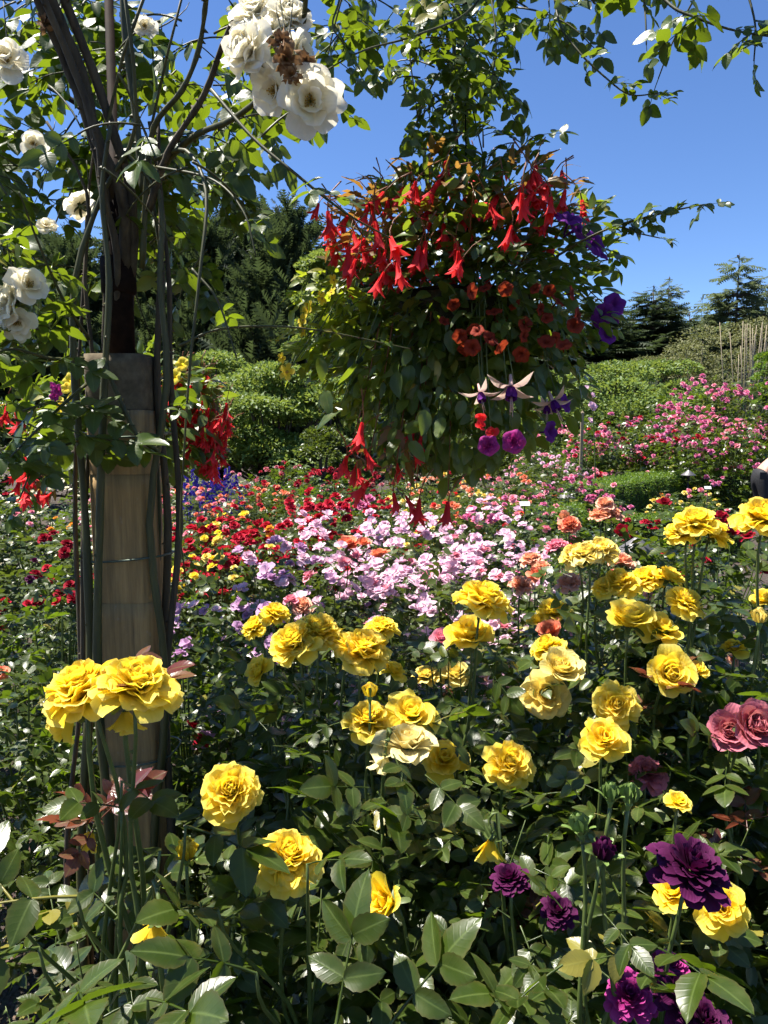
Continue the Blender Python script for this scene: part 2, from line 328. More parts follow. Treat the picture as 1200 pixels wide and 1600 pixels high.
def compound(seed, hi=True, nl=5, W=0.30):
    """one rose leaf: a thin stalk with five or seven leaflets; base at the origin, 1 long"""
    r = np.random.default_rng(seed); ts = []; droop = r.uniform(.10, .34)
    zc = lambda y: -droop*y*y
    def lf(): return leaflet(int(r.integers(1 << 30)), 13 if hi else 4, 5 if hi else 3, W*r.uniform(.9, 1.12), r.uniform(.05, .34), r.uniform(.05, .42))
    spots = [(0.57, 0, .45)]
    for k, y in enumerate([.54, .28, .10][:(nl-1)//2]):
        for s in (-1, 1): spots.append((y+r.uniform(-.02, .02), s*r.uniform(58, 78), (.40, .33, .26)[k]*r.uniform(.88, 1.08)))
    for y, a, ln in spots:
        M = Matrix.Translation((0, y, zc(y))) @ Matrix.Rotation(R(-a), 4, 'Z') @ Matrix.Rotation(R(r.normal(-6, 12)), 4, 'X') @ Matrix.Rotation(R(r.normal(0, 14)), 4, 'Y') @ Matrix.Diagonal((ln, ln, ln, 1))
        ts.append(mul(lf(), M))
    P = [(0, y, zc(y)-.004) for y in np.linspace(0, .6, 5 if hi else 3)]
    ts.append(tube(P, np.linspace(.013, .007, len(P)), 4 if hi else 3, cap=False))
    return join(ts)
LEAF_HI = [compound(100+i, True) for i in range(8)]
LEAF_LO = [compound(200+i, False) for i in range(8)]
LEAF_HI7 = [compound(300+i, True, 7 if i % 2 else 5, .31) for i in range(6)]
def simple(W, ns=4, cols=3, fold=.2, curl=.3, seed=1, serr=0.0): return leaflet(seed, ns, cols, W, fold, curl, serr)
DIAMOND = T([(0, 0, 0), (-.3, .45, .06), (0, .5, 0), (.3, .45, .06), (0, 1, -.12)], [(0, 2, 1), (0, 3, 2), (1, 2, 4), (2, 3, 4)], [(0, 0), (-1, .5), (0, .5), (1, .5), (0, 1)])
FOLDED = T([(0, 0, 0), (-.3, .46, .07), (0, 1, -.10), (.3, .46, .07)], [(0, 2, 1), (0, 3, 2)], [(0, 0), (-1, .5), (0, 1), (1, .5)])
def fan(seed):
    """five diamond leaflets: a rose leaf seen from afar"""
    r = np.random.default_rng(seed); ts = []
    for y, a, ln in ((.55, 0, .5), (.5, 65, .42), (.5, -65, .42), (.22, 70, .36), (.22, -70, .36)):
        M = Matrix.Translation((0, y, -.2*y*y)) @ Matrix.Rotation(R(-a+r.normal(0, 6)), 4, 'Z') @ Matrix.Rotation(R(r.normal(-8, 16)), 4, 'X') @ Matrix.Rotation(R(r.normal(0, 20)), 4, 'Y') @ Matrix.Diagonal((ln, ln, ln, 1))
        ts.append(mul(DIAMOND, M))
    return join(ts)
FANS = [fan(i) for i in range(6)]
LANCE = [leaflet(400+i, 7, 3, .16, .25, r_, 0) for i, r_ in enumerate((.2, .5, .8, .35))]
OVAL = [leaflet(420+i, 7, 5, .27, .2, r_, .03) for i, r_ in enumerate((.1, .3, .55, .25))]
BRACT = [leaflet(440+i, 9, 3, .17, .3, r_, .16) for i, r_ in enumerate((.1, .5, .9, .3))]

# ------------------------------------------------------------------ flowers (axis +Z, about 1 wide, calyx at the origin)
def petal(L, W, a0, k, r0, z0, phi, cup, ruf, r, nu=5, nv=6, f=0.5, notch=0.05, claw=.35):
    V, UV = [], []; ph = r.uniform(0, 6.28); ph2 = r.uniform(0, 6.28); ang = a0; rad, z = r0, z0; pts = []
    for j in range(nv):
        v = j/(nv-1); a = a0 + k*v*v
        if j: rad += L/(nv-1)*math.sin(a); z += L/(nv-1)*math.cos(a)
        pts.append((rad, z, a, v))
    cphi, sphi = math.cos(phi), math.sin(phi)
    for i in range(nu):
        u = -1 + 2*i/(nu-1)
        for rad, z, a, v in pts:
            w = W*(claw + (1-claw)*math.sin(min(1, v*1.15)*math.pi/2))*(1 - .28*max(0, v-.72)/.28*abs(u)**2)
            s = u*w; c = cup*s*s/max(W, 1e-3)
            nr, nz = -math.cos(a), math.sin(a)                   # the petal's inner normal
            d = c + ruf*v*v*(math.sin(ph+u*3.6)*.6 + math.sin(ph2+u*7)*.4)
            # notch the edge a little
            e = -notch*L*(1-abs(u))*max(0, v-.8)/.2*.6 - .10*L*abs(u)**3*v
            rr = rad + nr*d + math.sin(a)*e; zz = z + nz*d + math.cos(a)*e
            V.append((rr*cphi - s*sphi, rr*sphi + s*cphi, zz)); UV.append((u, v))
    return T(V, gridf(nu, nv), UV, np.full(nu*nv, f))
GA = 2.39996
def rose(seed, n=44, lo=False, a_in=4, a_out=82, k_in=-30, k_out=48, L_in=.25, L_out=.43, W_in=.11, W_out=.24, z_in=.12, ruf=.030, power=1.0, cup=.9, r_in=.015):
    r = np.random.default_rng(seed); ts = []
    for i in range(n):
        f = (i/(n-1)); g = f**power
        a = R(a_in+(a_out-a_in)*g + r.normal(0, 6)); k = R(k_in+(k_out-k_in)*g + r.normal(0, 9))
        L = (L_in+(L_out-L_in)*g)*r.uniform(.80, 1.12); W = (W_in+(W_out-W_in)*g)*r.uniform(.85, 1.15)
        ts.append(petal(L, W, a, k, r_in+.05*g, z_in*(1-g), i*GA + r.normal(0, .18), cup*(1-.65*g), ruf*(.5+g), r, 3 if lo else 5, 4 if lo else 6, f))
    return join(ts)
def half_rose(t):                                              # side-on, drooping spent flower
    return t
ROSE_FULL = [rose(10+i, 74, W_in=.085, W_out=.175, ruf=.040, k_out=40, L_in=.24, L_out=.43) for i in range(5)]
ROSE_DOME = [rose(20+i, 80, a_out=76, k_out=58, L_in=.25, L_out=.43, W_in=.085, W_out=.175, ruf=.042, power=.85) for i in range(3)]          # fuller dome with reflexed edge
ROSE_OPEN = [rose(30+i, 26, a_in=20, a_out=88, k_out=22, L_out=.46, W_out=.27, z_in=.06, ruf=.04) for i in range(3)]
ROSE_FLAT = [rose(40+i, 70, a_in=18, a_out=92, k_in=-18, k_out=24, L_in=.2, L_out=.47, W_in=.065, W_out=.135, z_in=.10, ruf=.015, power=.8, cup=.5) for i in range(3)]
ROSE_CUP = [rose(50+i, 40, a_in=2, a_out=55, k_in=-40, k_out=20, L_in=.28, L_out=.48, W_in=.12, W_out=.26, z_in=.06, ruf=.015) for i in range(3)]
ROSE_DROOP = [rose(60+i, 16, a_in=4, a_out=38, k_in=0, k_out=20, L_in=.45, L_out=.7, W_in=.12, W_out=.2, z_in=0, ruf=.035) for i in range(2)]
ROSE_LO = [rose(70+i, 22, True, L_out=.42, W_out=.26, a_out=78) for i in range(5)]
ROSE_CUP_LO = [rose(80+i, 16, True, a_out=55, k_in=-40, k_out=25, L_out=.46, W_out=.27) for i in range(3)]
SINGLE_LO = [rose(90+i, 9, True, a_in=40, a_out=82, k_in=-20, k_out=14, L_in=.36, L_out=.48, W_in=.18, W_out=.24, z_in=.03, ruf=.03, cup=.5) for i in range(4)]
def stamens(n, rad, h, size, seed=0):
    r = np.random.default_rng(seed); ts = []
    for i in range(n):
        a = i*GA; q = rad*math.sqrt((i+.5)/n); p = np.array([q*math.cos(a), q*math.sin(a), h*r.uniform(.7, 1.1)])
        ts.append(tube([(p[0]*.3, p[1]*.3, .02), p*np.array([.8, .8, .75]), p], [.006, .006, size], 4, 1))
    return join(ts)
ROSE_WHITE = [join([rose(110+i, 15, a_in=30, a_out=88, k_in=-10, k_out=26, L_in=.34, L_out=.50, W_in=.17, W_out=.27, z_in=.03, ruf=.05, cup=.5), stamens(26, .13, .15, .016, i)]) for i in range(4)]
ROSE_WHITE_FULL = [join([rose(120+i, 28, a_in=12, a_out=84, k_in=-20, k_out=40, L_in=.26, L_out=.48, W_in=.15, W_out=.28, z_in=.05, ruf=.05), stamens(8, .05, .12, .014, i)]) for i in range(2)]
WITHERED = [rose(130+i, 14, True, a_in=10, a_out=60, k_in=40, k_out=120, L_in=.3, L_out=.5, W_in=.08, W_out=.12, ruf=.08) for i in range(2)]
def calyx_t():
    r = np.random.default_rng(3); hip = lathe([(.012, -.24), (.035, -.16), (.045, -.08), (.075, -.03), (.082, .01), (.04, .03), (.0, .03)], 8)
    ts = [hip]
    for i in range(5): ts.append(petal(.28, .05, R(100), R(35), .06, -.01, i*1.2566+.3, .2, .01, r, 3, 5, .5, claw=.9))
    return join(ts)
CALYX = calyx_t()
def bud_t(seed, open_=.0):
    r = np.random.default_rng(seed); ts = []
    for i in range(7):                                        # wrapped petals
        ts.append(petal(.8, .26, R(14+open_*14), R(-30), .10, .05, i*GA, 2.2, .0, r, 5, 6, i/7, claw=.75))
    core = lathe([(.0, .0), (.14, .1), (.19, .3), (.15, .55), (.06, .78), (.0, .84)], 10); core.Rn[:] = .4; ts.append(core)
    hip = lathe([(.03, -.4), (.08, -.25), (.12, -.1), (.17, .0), (.12, .05)], 8, 1); ts.append(hip)
    for i in range(5): ts.append(recol(petal(.72, .10, R(12+open_*45), R(10+open_*50), .15, -.02, i*1.2566, .6, .0, r, 3, 6, .5, claw=.9), 1))
    return join(ts)
BUD = [bud_t(5, 0), bud_t(6, .5)]
def trumpet(n=5, L=.5, seed=1, lo=False, two=True):
    """petunia: a flared funnel with five shallow lobes"""
    r = np.random.default_rng(seed); V, UV, Rn = [], [], []; seg = 25; prof = [(.03, -.55, 0), (.05, -.2, .1), (.10, -.05, .3), (.24, .05, .6), (.42, .07, .85), (.50, .03, 1)]
    for q, z, f in prof:
        for k in range(seg):
            a = k*6.28318/seg; lob = 1 + .07*math.cos(5*a)*f; wv = .04*f*math.sin(7*a+seed) + .03*f*math.cos(5*a)
            V.append((q*lob*math.cos(a), q*lob*math.sin(a), z+wv)); UV.append((math.sin(5*a)*.3, f)); Rn.append(f)
    nf = len(prof); f = [(i*seg+j, i*seg+(j+1) % seg, (i+1)*seg+(j+1) % seg, (i+1)*seg+j) for i in range(nf-1) for j in range(seg)]
    return T(V, f, UV, Rn)
TRUMPET = [trumpet(seed=i) for i in range(3)]
DOUBLE_PETUNIA = [join([trumpet(seed=i), rose(140+i, 16, a_in=5, a_out=80, k_in=0, k_out=20, L_in=.14, L_out=.38, W_in=.08, W_out=.19, z_in=.02, ruf=.07)]) for i in range(2)]
def begonia_t(seed):
    """hanging begonia flower: four to six long pointed petals that flare at the mouth; axis points the way it hangs"""
    r = np.random.default_rng(seed); ts = []
    for i in range(5):
        p = petal(r.uniform(.75, 1.05), .125, R(7), R(r.uniform(8, 48)), .03, .0, i*1.2566+r.normal(0, .25), .9, .01, r, 3, 7, .2+.15*i, notch=-.2, claw=.5)
        ts.append(p)
    ts.append(recol(tube([(0, 0, .1), (0, 0, .5)], [.03, .02], 5), None, .1))
    return join(ts)
BEGONIA = [begonia_t(i) for i in range(5)]
def bidens_t():
    r = np.random.default_rng(4); ts = [petal(.46, .17, R(80), R(12), .04, 0, i*1.2566, .2, .02, r, 3, 5, .6, claw=.5) for i in range(5)]
    ts.append(recol(lathe([(.0, .09), (.07, .06), (.10, .0), (.05, -.05)], 8), 1)); return join(ts)
BIDENS = bidens_t()
def fuchsia_t():
    """four spread sepals, purple skirt and long stamens; hangs along +Z"""
    r = np.random.default_rng(9); ts = [tube([(0, 0, -.35), (0, 0, -.05), (0, 0, .05)], [.035, .06, .08], 8)]
    for i in range(4): ts.append(petal(.62, .11, R(70), R(38), .05, .02, i*1.5708+.4, .5, .0, r, 3, 6, .8, notch=-.5, claw=.7))
    for i in range(6): ts.append(recol(petal(.38, .15, R(12), R(16), .05, .04, i*1.047, 1.6, .01, r, 5, 5, .6, claw=.6), 1))
    for i in range(4): a = i*1.57; ts.append(tube([(0, 0, .1), (.03*math.cos(a), .03*math.sin(a), .5), (.05*math.cos(a), .05*math.sin(a), .78+.05*i)], .008, 4))
    return join(ts)
FUCHSIA = fuchsia_t()
_mc = {}
def shared(key, t, mats):
    """one mesh for each template and material, shared by all its copies"""
    k = (key, id(t), tuple(m.name for m in (mats if isinstance(mats, (list, tuple)) else [mats])))
    if k not in _mc: _mc[k] = mesh(key, t, mats)
    return _mc[k]
# ------------------------------------------------------------------ ground
def soil_mat():
    m, nt, out = newmat('mulch'); L = nt.links.new
    g = nt.nodes.new('ShaderNodeNewGeometry')
    n1 = N(nt, 'ShaderNodeTexNoise', Scale=45.0, Detail=8.0, Roughness=.7); L(g.outputs['Position'], n1.inputs['Vector'])
    v = N(nt, 'ShaderNodeTexVoronoi', Scale=60.0); L(g.outputs['Position'], v.inputs['Vector'])
    cr = nt.nodes.new('ShaderNodeValToRGB'); e = cr.color_ramp.elements; e[0].position = .3; e[1].position = .75
    e[0].color = (.022, .015, .010, 1); e[1].color = (.12, .085, .06, 1); L(n1.outputs[0], cr.inputs[0])
    col = mixc(nt, .35, cr.outputs[0], v.outputs['Color'], 'MULTIPLY')
    b = N(nt, 'ShaderNodeBsdfPrincipled', Roughness=.9); L(col, b.inputs['Base Color'])
    bp = N(nt, 'ShaderNodeBump', Strength=.8, Distance=.02); L(math_(nt, 'ADD', n1.outputs[0], v.outputs['Distance']), bp.inputs['Height']); L(bp.outputs[0], b.inputs['Normal'])
    L(b.outputs[0], out.inputs[0]); return m
SOIL = soil_mat()
nx = 60; xs = np.concatenate([[-900, -300, -100], np.linspace(-40, 40, nx), [100, 300, 900]]); ys = np.concatenate([[-300, -60, -10], np.linspace(-2, 70, nx), [120, 300, 900]])
gv = np.array([(x, y, .012*math.sin(x*5.1)*math.cos(y*4.3) if abs(x) < 40 and 0 < y < 70 else 0) for x in xs for y in ys])
tag(put('ground', mesh('ground', T(gv, gridf(len(xs), len(ys))), SOIL)), 'dark brown bark mulch covering the rose beds', kind='structure')
CHIPS = plain_mat('bark_chip', (.05, .032, .022), (.19, .13, .09), 14, .9)
chip = T([(-.5, -.18, 0), (.5, -.14, .02), (.42, .2, .01), (-.4, .16, .02), (-.4, -.1, .14), (.4, -.1, .13), (.34, .12, .15), (-.3, .1, .12)], [(0, 1, 5, 4), (1, 2, 6, 5), (2, 3, 7, 6), (3, 0, 4, 7), (4, 5, 6, 7)])
n = 6000; P = np.stack([rng.uniform(-2.4, 2.4, n), rng.uniform(.7, 4.2, n), np.full(n, .015)], 1)
a = rng.uniform(0, 6.28, n); D = np.stack([np.cos(a), np.sin(a), rng.normal(0, .25, n)], 1); U = unit(np.stack([rng.normal(0, .3, n), rng.normal(0, .3, n), np.ones(n)], 1))
tag(put('bark_chips', mesh('bark_chips', spread(chip, frames(P, D, U, rng.uniform(.015, .05, n)), rng.random(n)), CHIPS, False)), 'loose bark chips scattered over the rose bed', 'bark chips', kind='stuff')

# ------------------------------------------------------------------ roses in detail
def up_normals(n, tilt=.45):
    return unit(np.stack([rng.normal(SUN.x*.25, tilt, n), rng.normal(SUN.y*.2-.12, tilt, n), np.ones(n)], 1))
def place_leaves(root, P, D, S, mat, nparts, hi=LEAF_HI, lo=LEAF_LO, tilt=.45, nm='leaf', normals=None):
    """the leaves that show largest become parts of their own, the rest one mass of foliage"""
    n = len(P)
    if n == 0: return
    P = np.asarray(P, float); Nn = up_normals(n, tilt) if normals is None else normals
    Ms = frames(P, D, Nn, S)
    near = np.asarray(S, float)*np.ones(n)/np.linalg.norm(P-np.array(CAM), axis=1)
    tip = P + unit(D)*np.asarray(S, float).reshape(-1, 1)*.6
    v = tip-np.array(CAM); dep = v@np.array(FW); px = v[:, 0]/dep*F+600; py = 800-(v@np.array(UP))/dep*F
    seen = (px > -60) & (px < 1260) & (py > -60) & (py < 1660) & (dep > .1)
    h = P[:, 2]-P[:, 2].min(); near = near*(.6+.4*h/max(h.max(), 1e-3))*np.where(seen, 1, .01)
    order = np.argsort(-near); k = int(min(nparts, n)); ti = rng.integers(0, len(hi), n)
    for i in order[:k]:
        me = shared(nm, hi[ti[i]], mat); put(nm, me, root, Matrix(Ms[i].tolist()))
    rest = order[k:]
    if len(rest):
        ts = []; tl = rng.integers(0, len(lo), len(rest))
        for q in range(len(lo)):
            sel = rest[tl == q]
            if len(sel): ts.append(spread(lo[q], Ms[sel], rng.random(len(sel))))
        t = join(ts); t.V = t.V - np.array(root.location)
        o = bpy.data.objects.new('foliage', mesh('foliage', t, mat)); COL.objects.link(o); o.parent = root; o['kind'] = 'stuff'
def cane_leaves(path, n, size, t0=.2, t1=.97, rise=.15):
    """leaf bases and directions spiralling up a cane"""
    t = np.sort(rng.uniform(t0, t1, n)); i = t*(len(path)-1); k = np.clip(i.astype(int), 0, len(path)-2); f = (i-k)[:, None]
    P = path[k]*(1-f)+path[k+1]*f; a = rng.uniform(0, 6.28) + np.arange(n)*GA + rng.normal(0, .4, n)
    D = np.stack([np.cos(a), np.sin(a), rng.normal(rise, .3, n)], 1)
    return P, unit(D), size*rng.uniform(.72, 1.15, n)
THORN = T([(-.35, 0, -.4), (.35, 0, -.4), (0, 0, .45), (0, 1, -.25)], [(0, 1, 3), (1, 2, 3), (2, 0, 3)])
def thorns(path, r, n, size):
    path = np.asarray([tuple(p) for p in path]); r = np.broadcast_to(np.asarray(r, float), (len(path),)); k = rng.integers(0, len(path)-1, n); f = rng.random(n)[:, None]
    P = path[k]*(1-f)+path[k+1]*f; tg = unit(path[k+1]-path[k]); D = unit(np.cross(tg, rng.normal(0, 1, (n, 3)))); return spread(THORN, frames(P + D*r[k][:, None]*.9, D, tg, size*rng.uniform(.7, 1.2, n)), np.full(n, .5))
def tube_part(name, path, r, mat, root, sides=6, thorn=0, tsize=.008):
    t = tube(path, r, sides)
    if thorn: t = join([t, thorns(path, r, thorn, tsize)])
    t.V = t.V-np.array(root.location)
    o = bpy.data.objects.new(name, mesh(name, t, mat)); COL.objects.link(o); o.parent = root; return o
KINDS = {'full': ROSE_FULL, 'dome': ROSE_DOME, 'open': ROSE_OPEN, 'flat': ROSE_FLAT, 'cup': ROSE_CUP, 'droop': ROSE_DROOP, 'lo': ROSE_LO, 'cuplo': ROSE_CUP_LO, 'single': SINGLE_LO}
def bloom(root, pos, dia, dirv, kind, mat, calyx=True, name='bloom', label=None):
    if kind == 'bud':
        t = random.choice(BUD); me = shared('bud', t, [mat, BUDGREEN]); return put('bud', me, root, frame_z(pos, dirv, dia))
    t = random.choice(KINDS[kind]); me = shared(name, t, mat)
    o = put(name, me, root, frame_z(pos, dirv, dia), label=label)
    if calyx: sub('calyx', shared('calyx', CALYX, STEM), o)
    return o
LITB = []; SEEN = []
def rose_bush(label, base, blooms, mat, group=None, nleaf=220, nparts=110, lsize=.125, extra=6, spread_r=.28, height=None, leafm=LEAF, name='rose_bush', young=0, stem_m=STEM, calyx=True, fill=1.0, ztop=9.0, big=()):
    """blooms: (px, py, distance, pixels across, kind, direction, material or None)"""
    bx, by = base; root = thing(name, label, 'rose bush', (bx, by, 0), group)
    canes = []; hs = []
    for b in blooms:
        px, py, d, sz, kind = b[:5]; dv = b[5] if len(b) > 5 and b[5] else None; m = (b[6] if len(b) > 6 else None) or (P_PALEYELLOW if mat is P_YELLOW and sz < 70 and random.random() < .16 else mat)
        pos = at(px, py, d); dia = sz*d/F*(1.0 if kind != 'bud' else 1.0)
        if dv is None:
            dv = (random.gauss(-.10, .22), random.gauss(-.28, .20), 1)
        if kind == 'droop': dv = dv if len(b) > 5 and b[5] else (random.gauss(0, .3), random.gauss(-.2, .2), -1)
        dv = Vector(dv).normalized()
        # the flower's middle is a little above its calyx
        seat = pos - dv*dia*(.16 if kind != 'bud' else .35)
        bloom(root, seat, dia*(1.09 if kind not in ('bud', 'droop') else 1.04), dv, kind, m, calyx)
        hs.append(pos.z); SEEN.append((*pos, dia))
        if d < 2.0 and mat is not P_PURPLE: LITB.append(tuple(pos))
        st = seat - dv*dia*.22
        p0 = Vector((bx+random.gauss(0, .05), by+random.gauss(0, .05), 0))
        hook = Vector((0, 0, -1)) if dv.z > -.2 else Vector((0, 0, .35))
        p2 = st - dv*.05*max(1, dia/.07) + hook*.16 if dv.z > -.2 else st + Vector((0, .02, .025))
        path = np.vstack([bez(p0, p0+Vector((random.gauss(0, .05), random.gauss(0, .05), st.z*.45)), p2 + Vector((0, 0, -.12 if dv.z > -.2 else -.3)), p2, 12)[:-1], bez(p2, p2.lerp(st, .35)+Vector((0, 0, .01)), p2.lerp(st, .8), st + dv*dia*.05, 5)])
        w_ = np.linspace(0, 1, len(path))[:, None]; w_ = w_*(1-w_)*.05; path = path + w_*np.stack([np.sin(np.arange(len(path))*.9+px), np.cos(np.arange(len(path))*.7+py), np.zeros(len(path))], 1)
        canes.append(path)
        tube_part('stem', path, np.linspace(.0054, .0024, len(path)), stem_m, root, 6, 14, .007)
    H = height or (max(hs) if hs else .9)
    for k in range(extra):
        a = random.uniform(0, 6.28); q = spread_r*math.sqrt(random.random())
        top = Vector((bx+q*1.1*math.cos(a), by+q*1.1*math.sin(a), H*random.uniform(.70, .97)*(1-.25*(q/spread_r)**2)))
        p0 = Vector((bx+random.gauss(0, .04), by+random.gauss(0, .04), 0))
        path = bez(p0, p0+Vector((0, 0, top.z*.5)), top+Vector((-q*.3*math.cos(a), -q*.3*math.sin(a), -.2)), top, 12)
        canes.append(path); tube_part('stem', path, np.linspace(.0056, .0007, 12), stem_m, root, 6, 10, .007)
    per = max(2, int(nleaf*fill/len(canes))); PP, DD, SS = [], [], []
    for c in canes:
        P, D, S = cane_leaves(c, per, lsize, .24, .96)
        top = (P[:, 2] > c[-1, 2]-.10); S = np.where(top, S*.78, S)
        PP.append(P); DD.append(D); SS.append(S)
    P, D, S = np.vstack(PP), np.vstack(DD), np.concatenate(SS)
    # short side twigs push leaves away from the canes
    P = P + D*np.array([1, 1, .3])*rng.uniform(.0, .09, len(P))[:, None]
    keep = (np.linalg.norm(P-np.array(CAM), axis=1) > .55) & (P[:, 2] < ztop + rng.normal(0, .03, len(P)))
    place_leaves(root, P[keep], D[keep], S[keep], leafm, nparts)
    for px, py, d, sz, dv in big:
        M = frames(np.array([tuple(at(px, py, d))]), np.array([dv]), unit(np.array([[random.gauss(-.1, .15), random.gauss(-.35, .15), 1]])), np.array([sz])); put('leaf', shared('leaf', random.choice(LEAF_HI), leafm), root, Matrix(M[0].tolist()))
        LITB.append(tuple(at(px, py, d)+Vector(dv).normalized()*sz*.6)); lb_ = at(px, py, d); q_ = Vector((bx+random.gauss(0, .03), by+random.gauss(0, .03), max(.1, lb_.z-.35))); tube_part('stem', bez(q_, q_+Vector((0, 0, .15)), lb_-Vector((0, 0, .08)), lb_, 8), np.linspace(.004, .0018, 8), stem_m, root, 5)
    if young:
        for c in [canes[i] for i in rng.integers(0, len(canes), 3)]:
            P, D, S = cane_leaves(c, young, lsize*.72, .80, .99, .5); place_leaves(root, P, D, S, LEAF_RED, young, nm='young_leaf')
    return root

YB = 'yellow rose bushes in the front bed'
y = 'yellow'
rose_bush('yellow rose bush with the large twin bloom in front of the tan post', (-.34, .92), [
    (128, 1072, .88, 138, 'dome', (-.35, -.25, 1)), (214, 1066, .86, 140, 'dome', (.22, -.30, 1)), (104, 1126, .89, 70, 'droop', (-.7, -.2, -.6)), (196, 1122, .90, 62, 'droop', (.1, -.4, -.8)),
    (240, 1450, .80, 62, 'droop'), (140, 1306, .98, 44, 'droop'), (292, 1330, .92, 46, 'bud', (.1, -.2, 1))], P_YELLOW, YB, 360, 200, .128, 18, .40, .98, young=9, ztop=.96, big=[(190, 1262, .90, 0.097, (-.7, -.2, .3)), (190, 1220, .90, 0.107, (.7, -.5, .0)), (120, 1400, .80, 0.166, (-.8, -.3, .2)), (60, 1480, .78, 0.166, (-.6, -.6, .3)), (250, 1330, .85, 0.137, (.7, -.5, .3)), (120, 1540, .72, 0.155, (.3, -.6, .4)), (30, 1420, .80, 0.155, (-.5, .3, .3)), (230, 1560, .70, 0.146, (.5, -.5, .4)), (290, 1290, .9, 0.146, (.6, -.1, -.1))])
rose_bush('glossy-leaved rose bush with two round lemon blooms low in front', (-.12, .98), [
    (360, 1236, 1.04, 106, 'full', (.05, -.75, .75)), (452, 1338, .94, 120, 'dome', (.15, -.35, 1))], P_YELLOW, YB, 290, 170, .128, 16, .32, .92, ztop=1.0, big=[(525, 1600, .70, 0.146, (.1, .3, .6)), (610, 1600, .74, 0.146, (.4, .1, .5)), (400, 1520, .74, 0.137, (-.5, -.2, .4)), (480, 1350, .86, 0.097, (.8, -.5, .6)), (340, 1420, .84, 0.126, (-.3, -.5, .4))])
rose_bush('yellow rose bush with a torn pale bloom and a leaning stem', (.03, 1.12), [
    (604, 1408, .98, 98, 'droop', (-.5, -.5, .5)), (575, 1122, 1.22, 84, 'full'), (642, 1112, 1.22, 84, 'open', (.1, -.5, .8)), (636, 1156, 1.12, 100, 'open', (.1, -.1, 1), P_PALEYELLOW_OLD), (600, 1188, 1.1, 50, 'droop', (-.2, -.3, -1), P_PALEYELLOW_OLD),
    (695, 1184, 1.25, 76, 'open'), (796, 1192, 1.2, 86, 'full', (.1, -.7, .8)), (578, 1080, 1.2, 30, 'bud', (.0, 0, 1))], P_YELLOW, YB, 300, 150, .140, 8, .30)
rose_bush('yellow rose bush with a broad crowded cluster beside the post', (-.10, 1.48), [
    (397, 978, 1.6, 50, 'full', (-.5, -.3, .8)), (430, 957, 1.55, 54, 'full'), (458, 1002, 1.32, 92, 'full', (-.3, -.4, .9)), (497, 985, 1.35, 86, 'dome'), (568, 1012, 1.32, 98, 'dome', (.2, -.3, 1)), (540, 1004, 1.4, 60, 'full'), (597, 978, 1.5, 56, 'full', (.1, -.2, 1)), (616, 1045, 1.5, 44, 'open'), (402, 1047, 1.45, 54, 'open', (-.5, -.4, .5))], P_YELLOW, YB, 260, 110, .125, 8, .30)
rose_bush('yellow rose bush holding one tall bloom above the others under the basket', (.19, 1.60), [
    (665, 1055, 1.85, 54, 'full'), (712, 1050, 1.85, 58, 'open'), (757, 934, 1.42, 94, 'dome', (.25, -.15, 1)), (735, 986, 1.46, 82, 'open', (-.1, -.3, 1)), (690, 996, 1.8, 38, 'cup', (-.1, -.5, .8), P_PINK)], P_YELLOW, YB, 240, 90, .12, 8, .28, young=5)
rose_bush('yellow rose bush with a pale upright pair and two smaller blooms above it', (.40, 1.62), [
    (866, 953, 1.8, 60, 'full'), (845, 968, 1.8, 42, 'open'), (855, 1010, 1.62, 62, 'full'), (876, 1044, 1.5, 76, 'cup', (.15, -.5, .8), P_PALEYELLOW), (855, 1086, 1.47, 82, 'open', (-.1, -.8, .5), P_PALEYELLOW), (860, 985, 1.75, 46, 'cup', None, P_CORAL)], P_YELLOW, YB, 240, 90, .12, 8, .28)
rose_bush('tall yellow rose bush with a long flat row of blooms before the conical lamp', (.56, 1.66), [
    (936, 858, 1.62, 64, 'full'), (900, 866, 1.65, 58, 'full', (-.4, -.3, 1)), (918, 864, 1.58, 58, 'dome'), (968, 908, 1.6, 66, 'full'), (1010, 902, 1.65, 64, 'dome'), (1046, 898, 1.62, 54, 'open', (.3, -.2, 1)), (945, 914, 1.6, 46, 'open', (-.4, -.3, .8)), (984, 966, 1.45, 82, 'cup', (-.05, -.35, 1)), (1036, 980, 1.45, 72, 'open', (.25, -.45, 1)), (1072, 938, 1.5, 66, 'full')], P_YELLOW, YB, 280, 100, .12, 8, .30)
rose_bush('tall yellow rose bush with big mop-headed blooms beside the dark red roses', (.80, 1.50), [
    (1066, 828, 1.5, 62, 'full', (-.4, -.2, 1)), (1090, 814, 1.48, 76, 'dome'), (1116, 828, 1.5, 62, 'full', (.4, -.2, 1)), (1192, 805, 1.4, 92, 'dome'), (1195, 935, 1.5, 46, 'open'), (1187, 964, 1.4, 32, 'bud', (.0, 0, 1)), (1147, 1010, 1.5, 46, 'open')], P_YELLOW, YB, 300, 110, .13, 9, .30)
rose_bush('yellow rose bush with a round cupped bloom facing the path', (.50, 1.34), [
    (1048, 1052, 1.35, 80, 'cup', (.0, -.9, .5)), (1087, 1045, 1.4, 46, 'open'), (963, 1100, 1.3, 78, 'full', (-.1, -.8, .5)), (945, 1152, 1.22, 74, 'open', (.0, -.5, .7))], P_YELLOW, YB, 260, 110, .13, 9, .30, young=6)
rose_bush('shaded yellow rose bush behind the flat purple bloom', (.42, 1.10), [
    (1130, 1420, 1.0, 86, 'open', (-.3, -.7, .5)), (1052, 1392, 1.05, 70, 'open'), (1060, 1250, 1.12, 46, 'open', (.0, -.3, 1)), (765, 1322, 1.05, 58, 'droop')], P_YELLOW, YB, 240, 110, .135, 9, .30, .85)
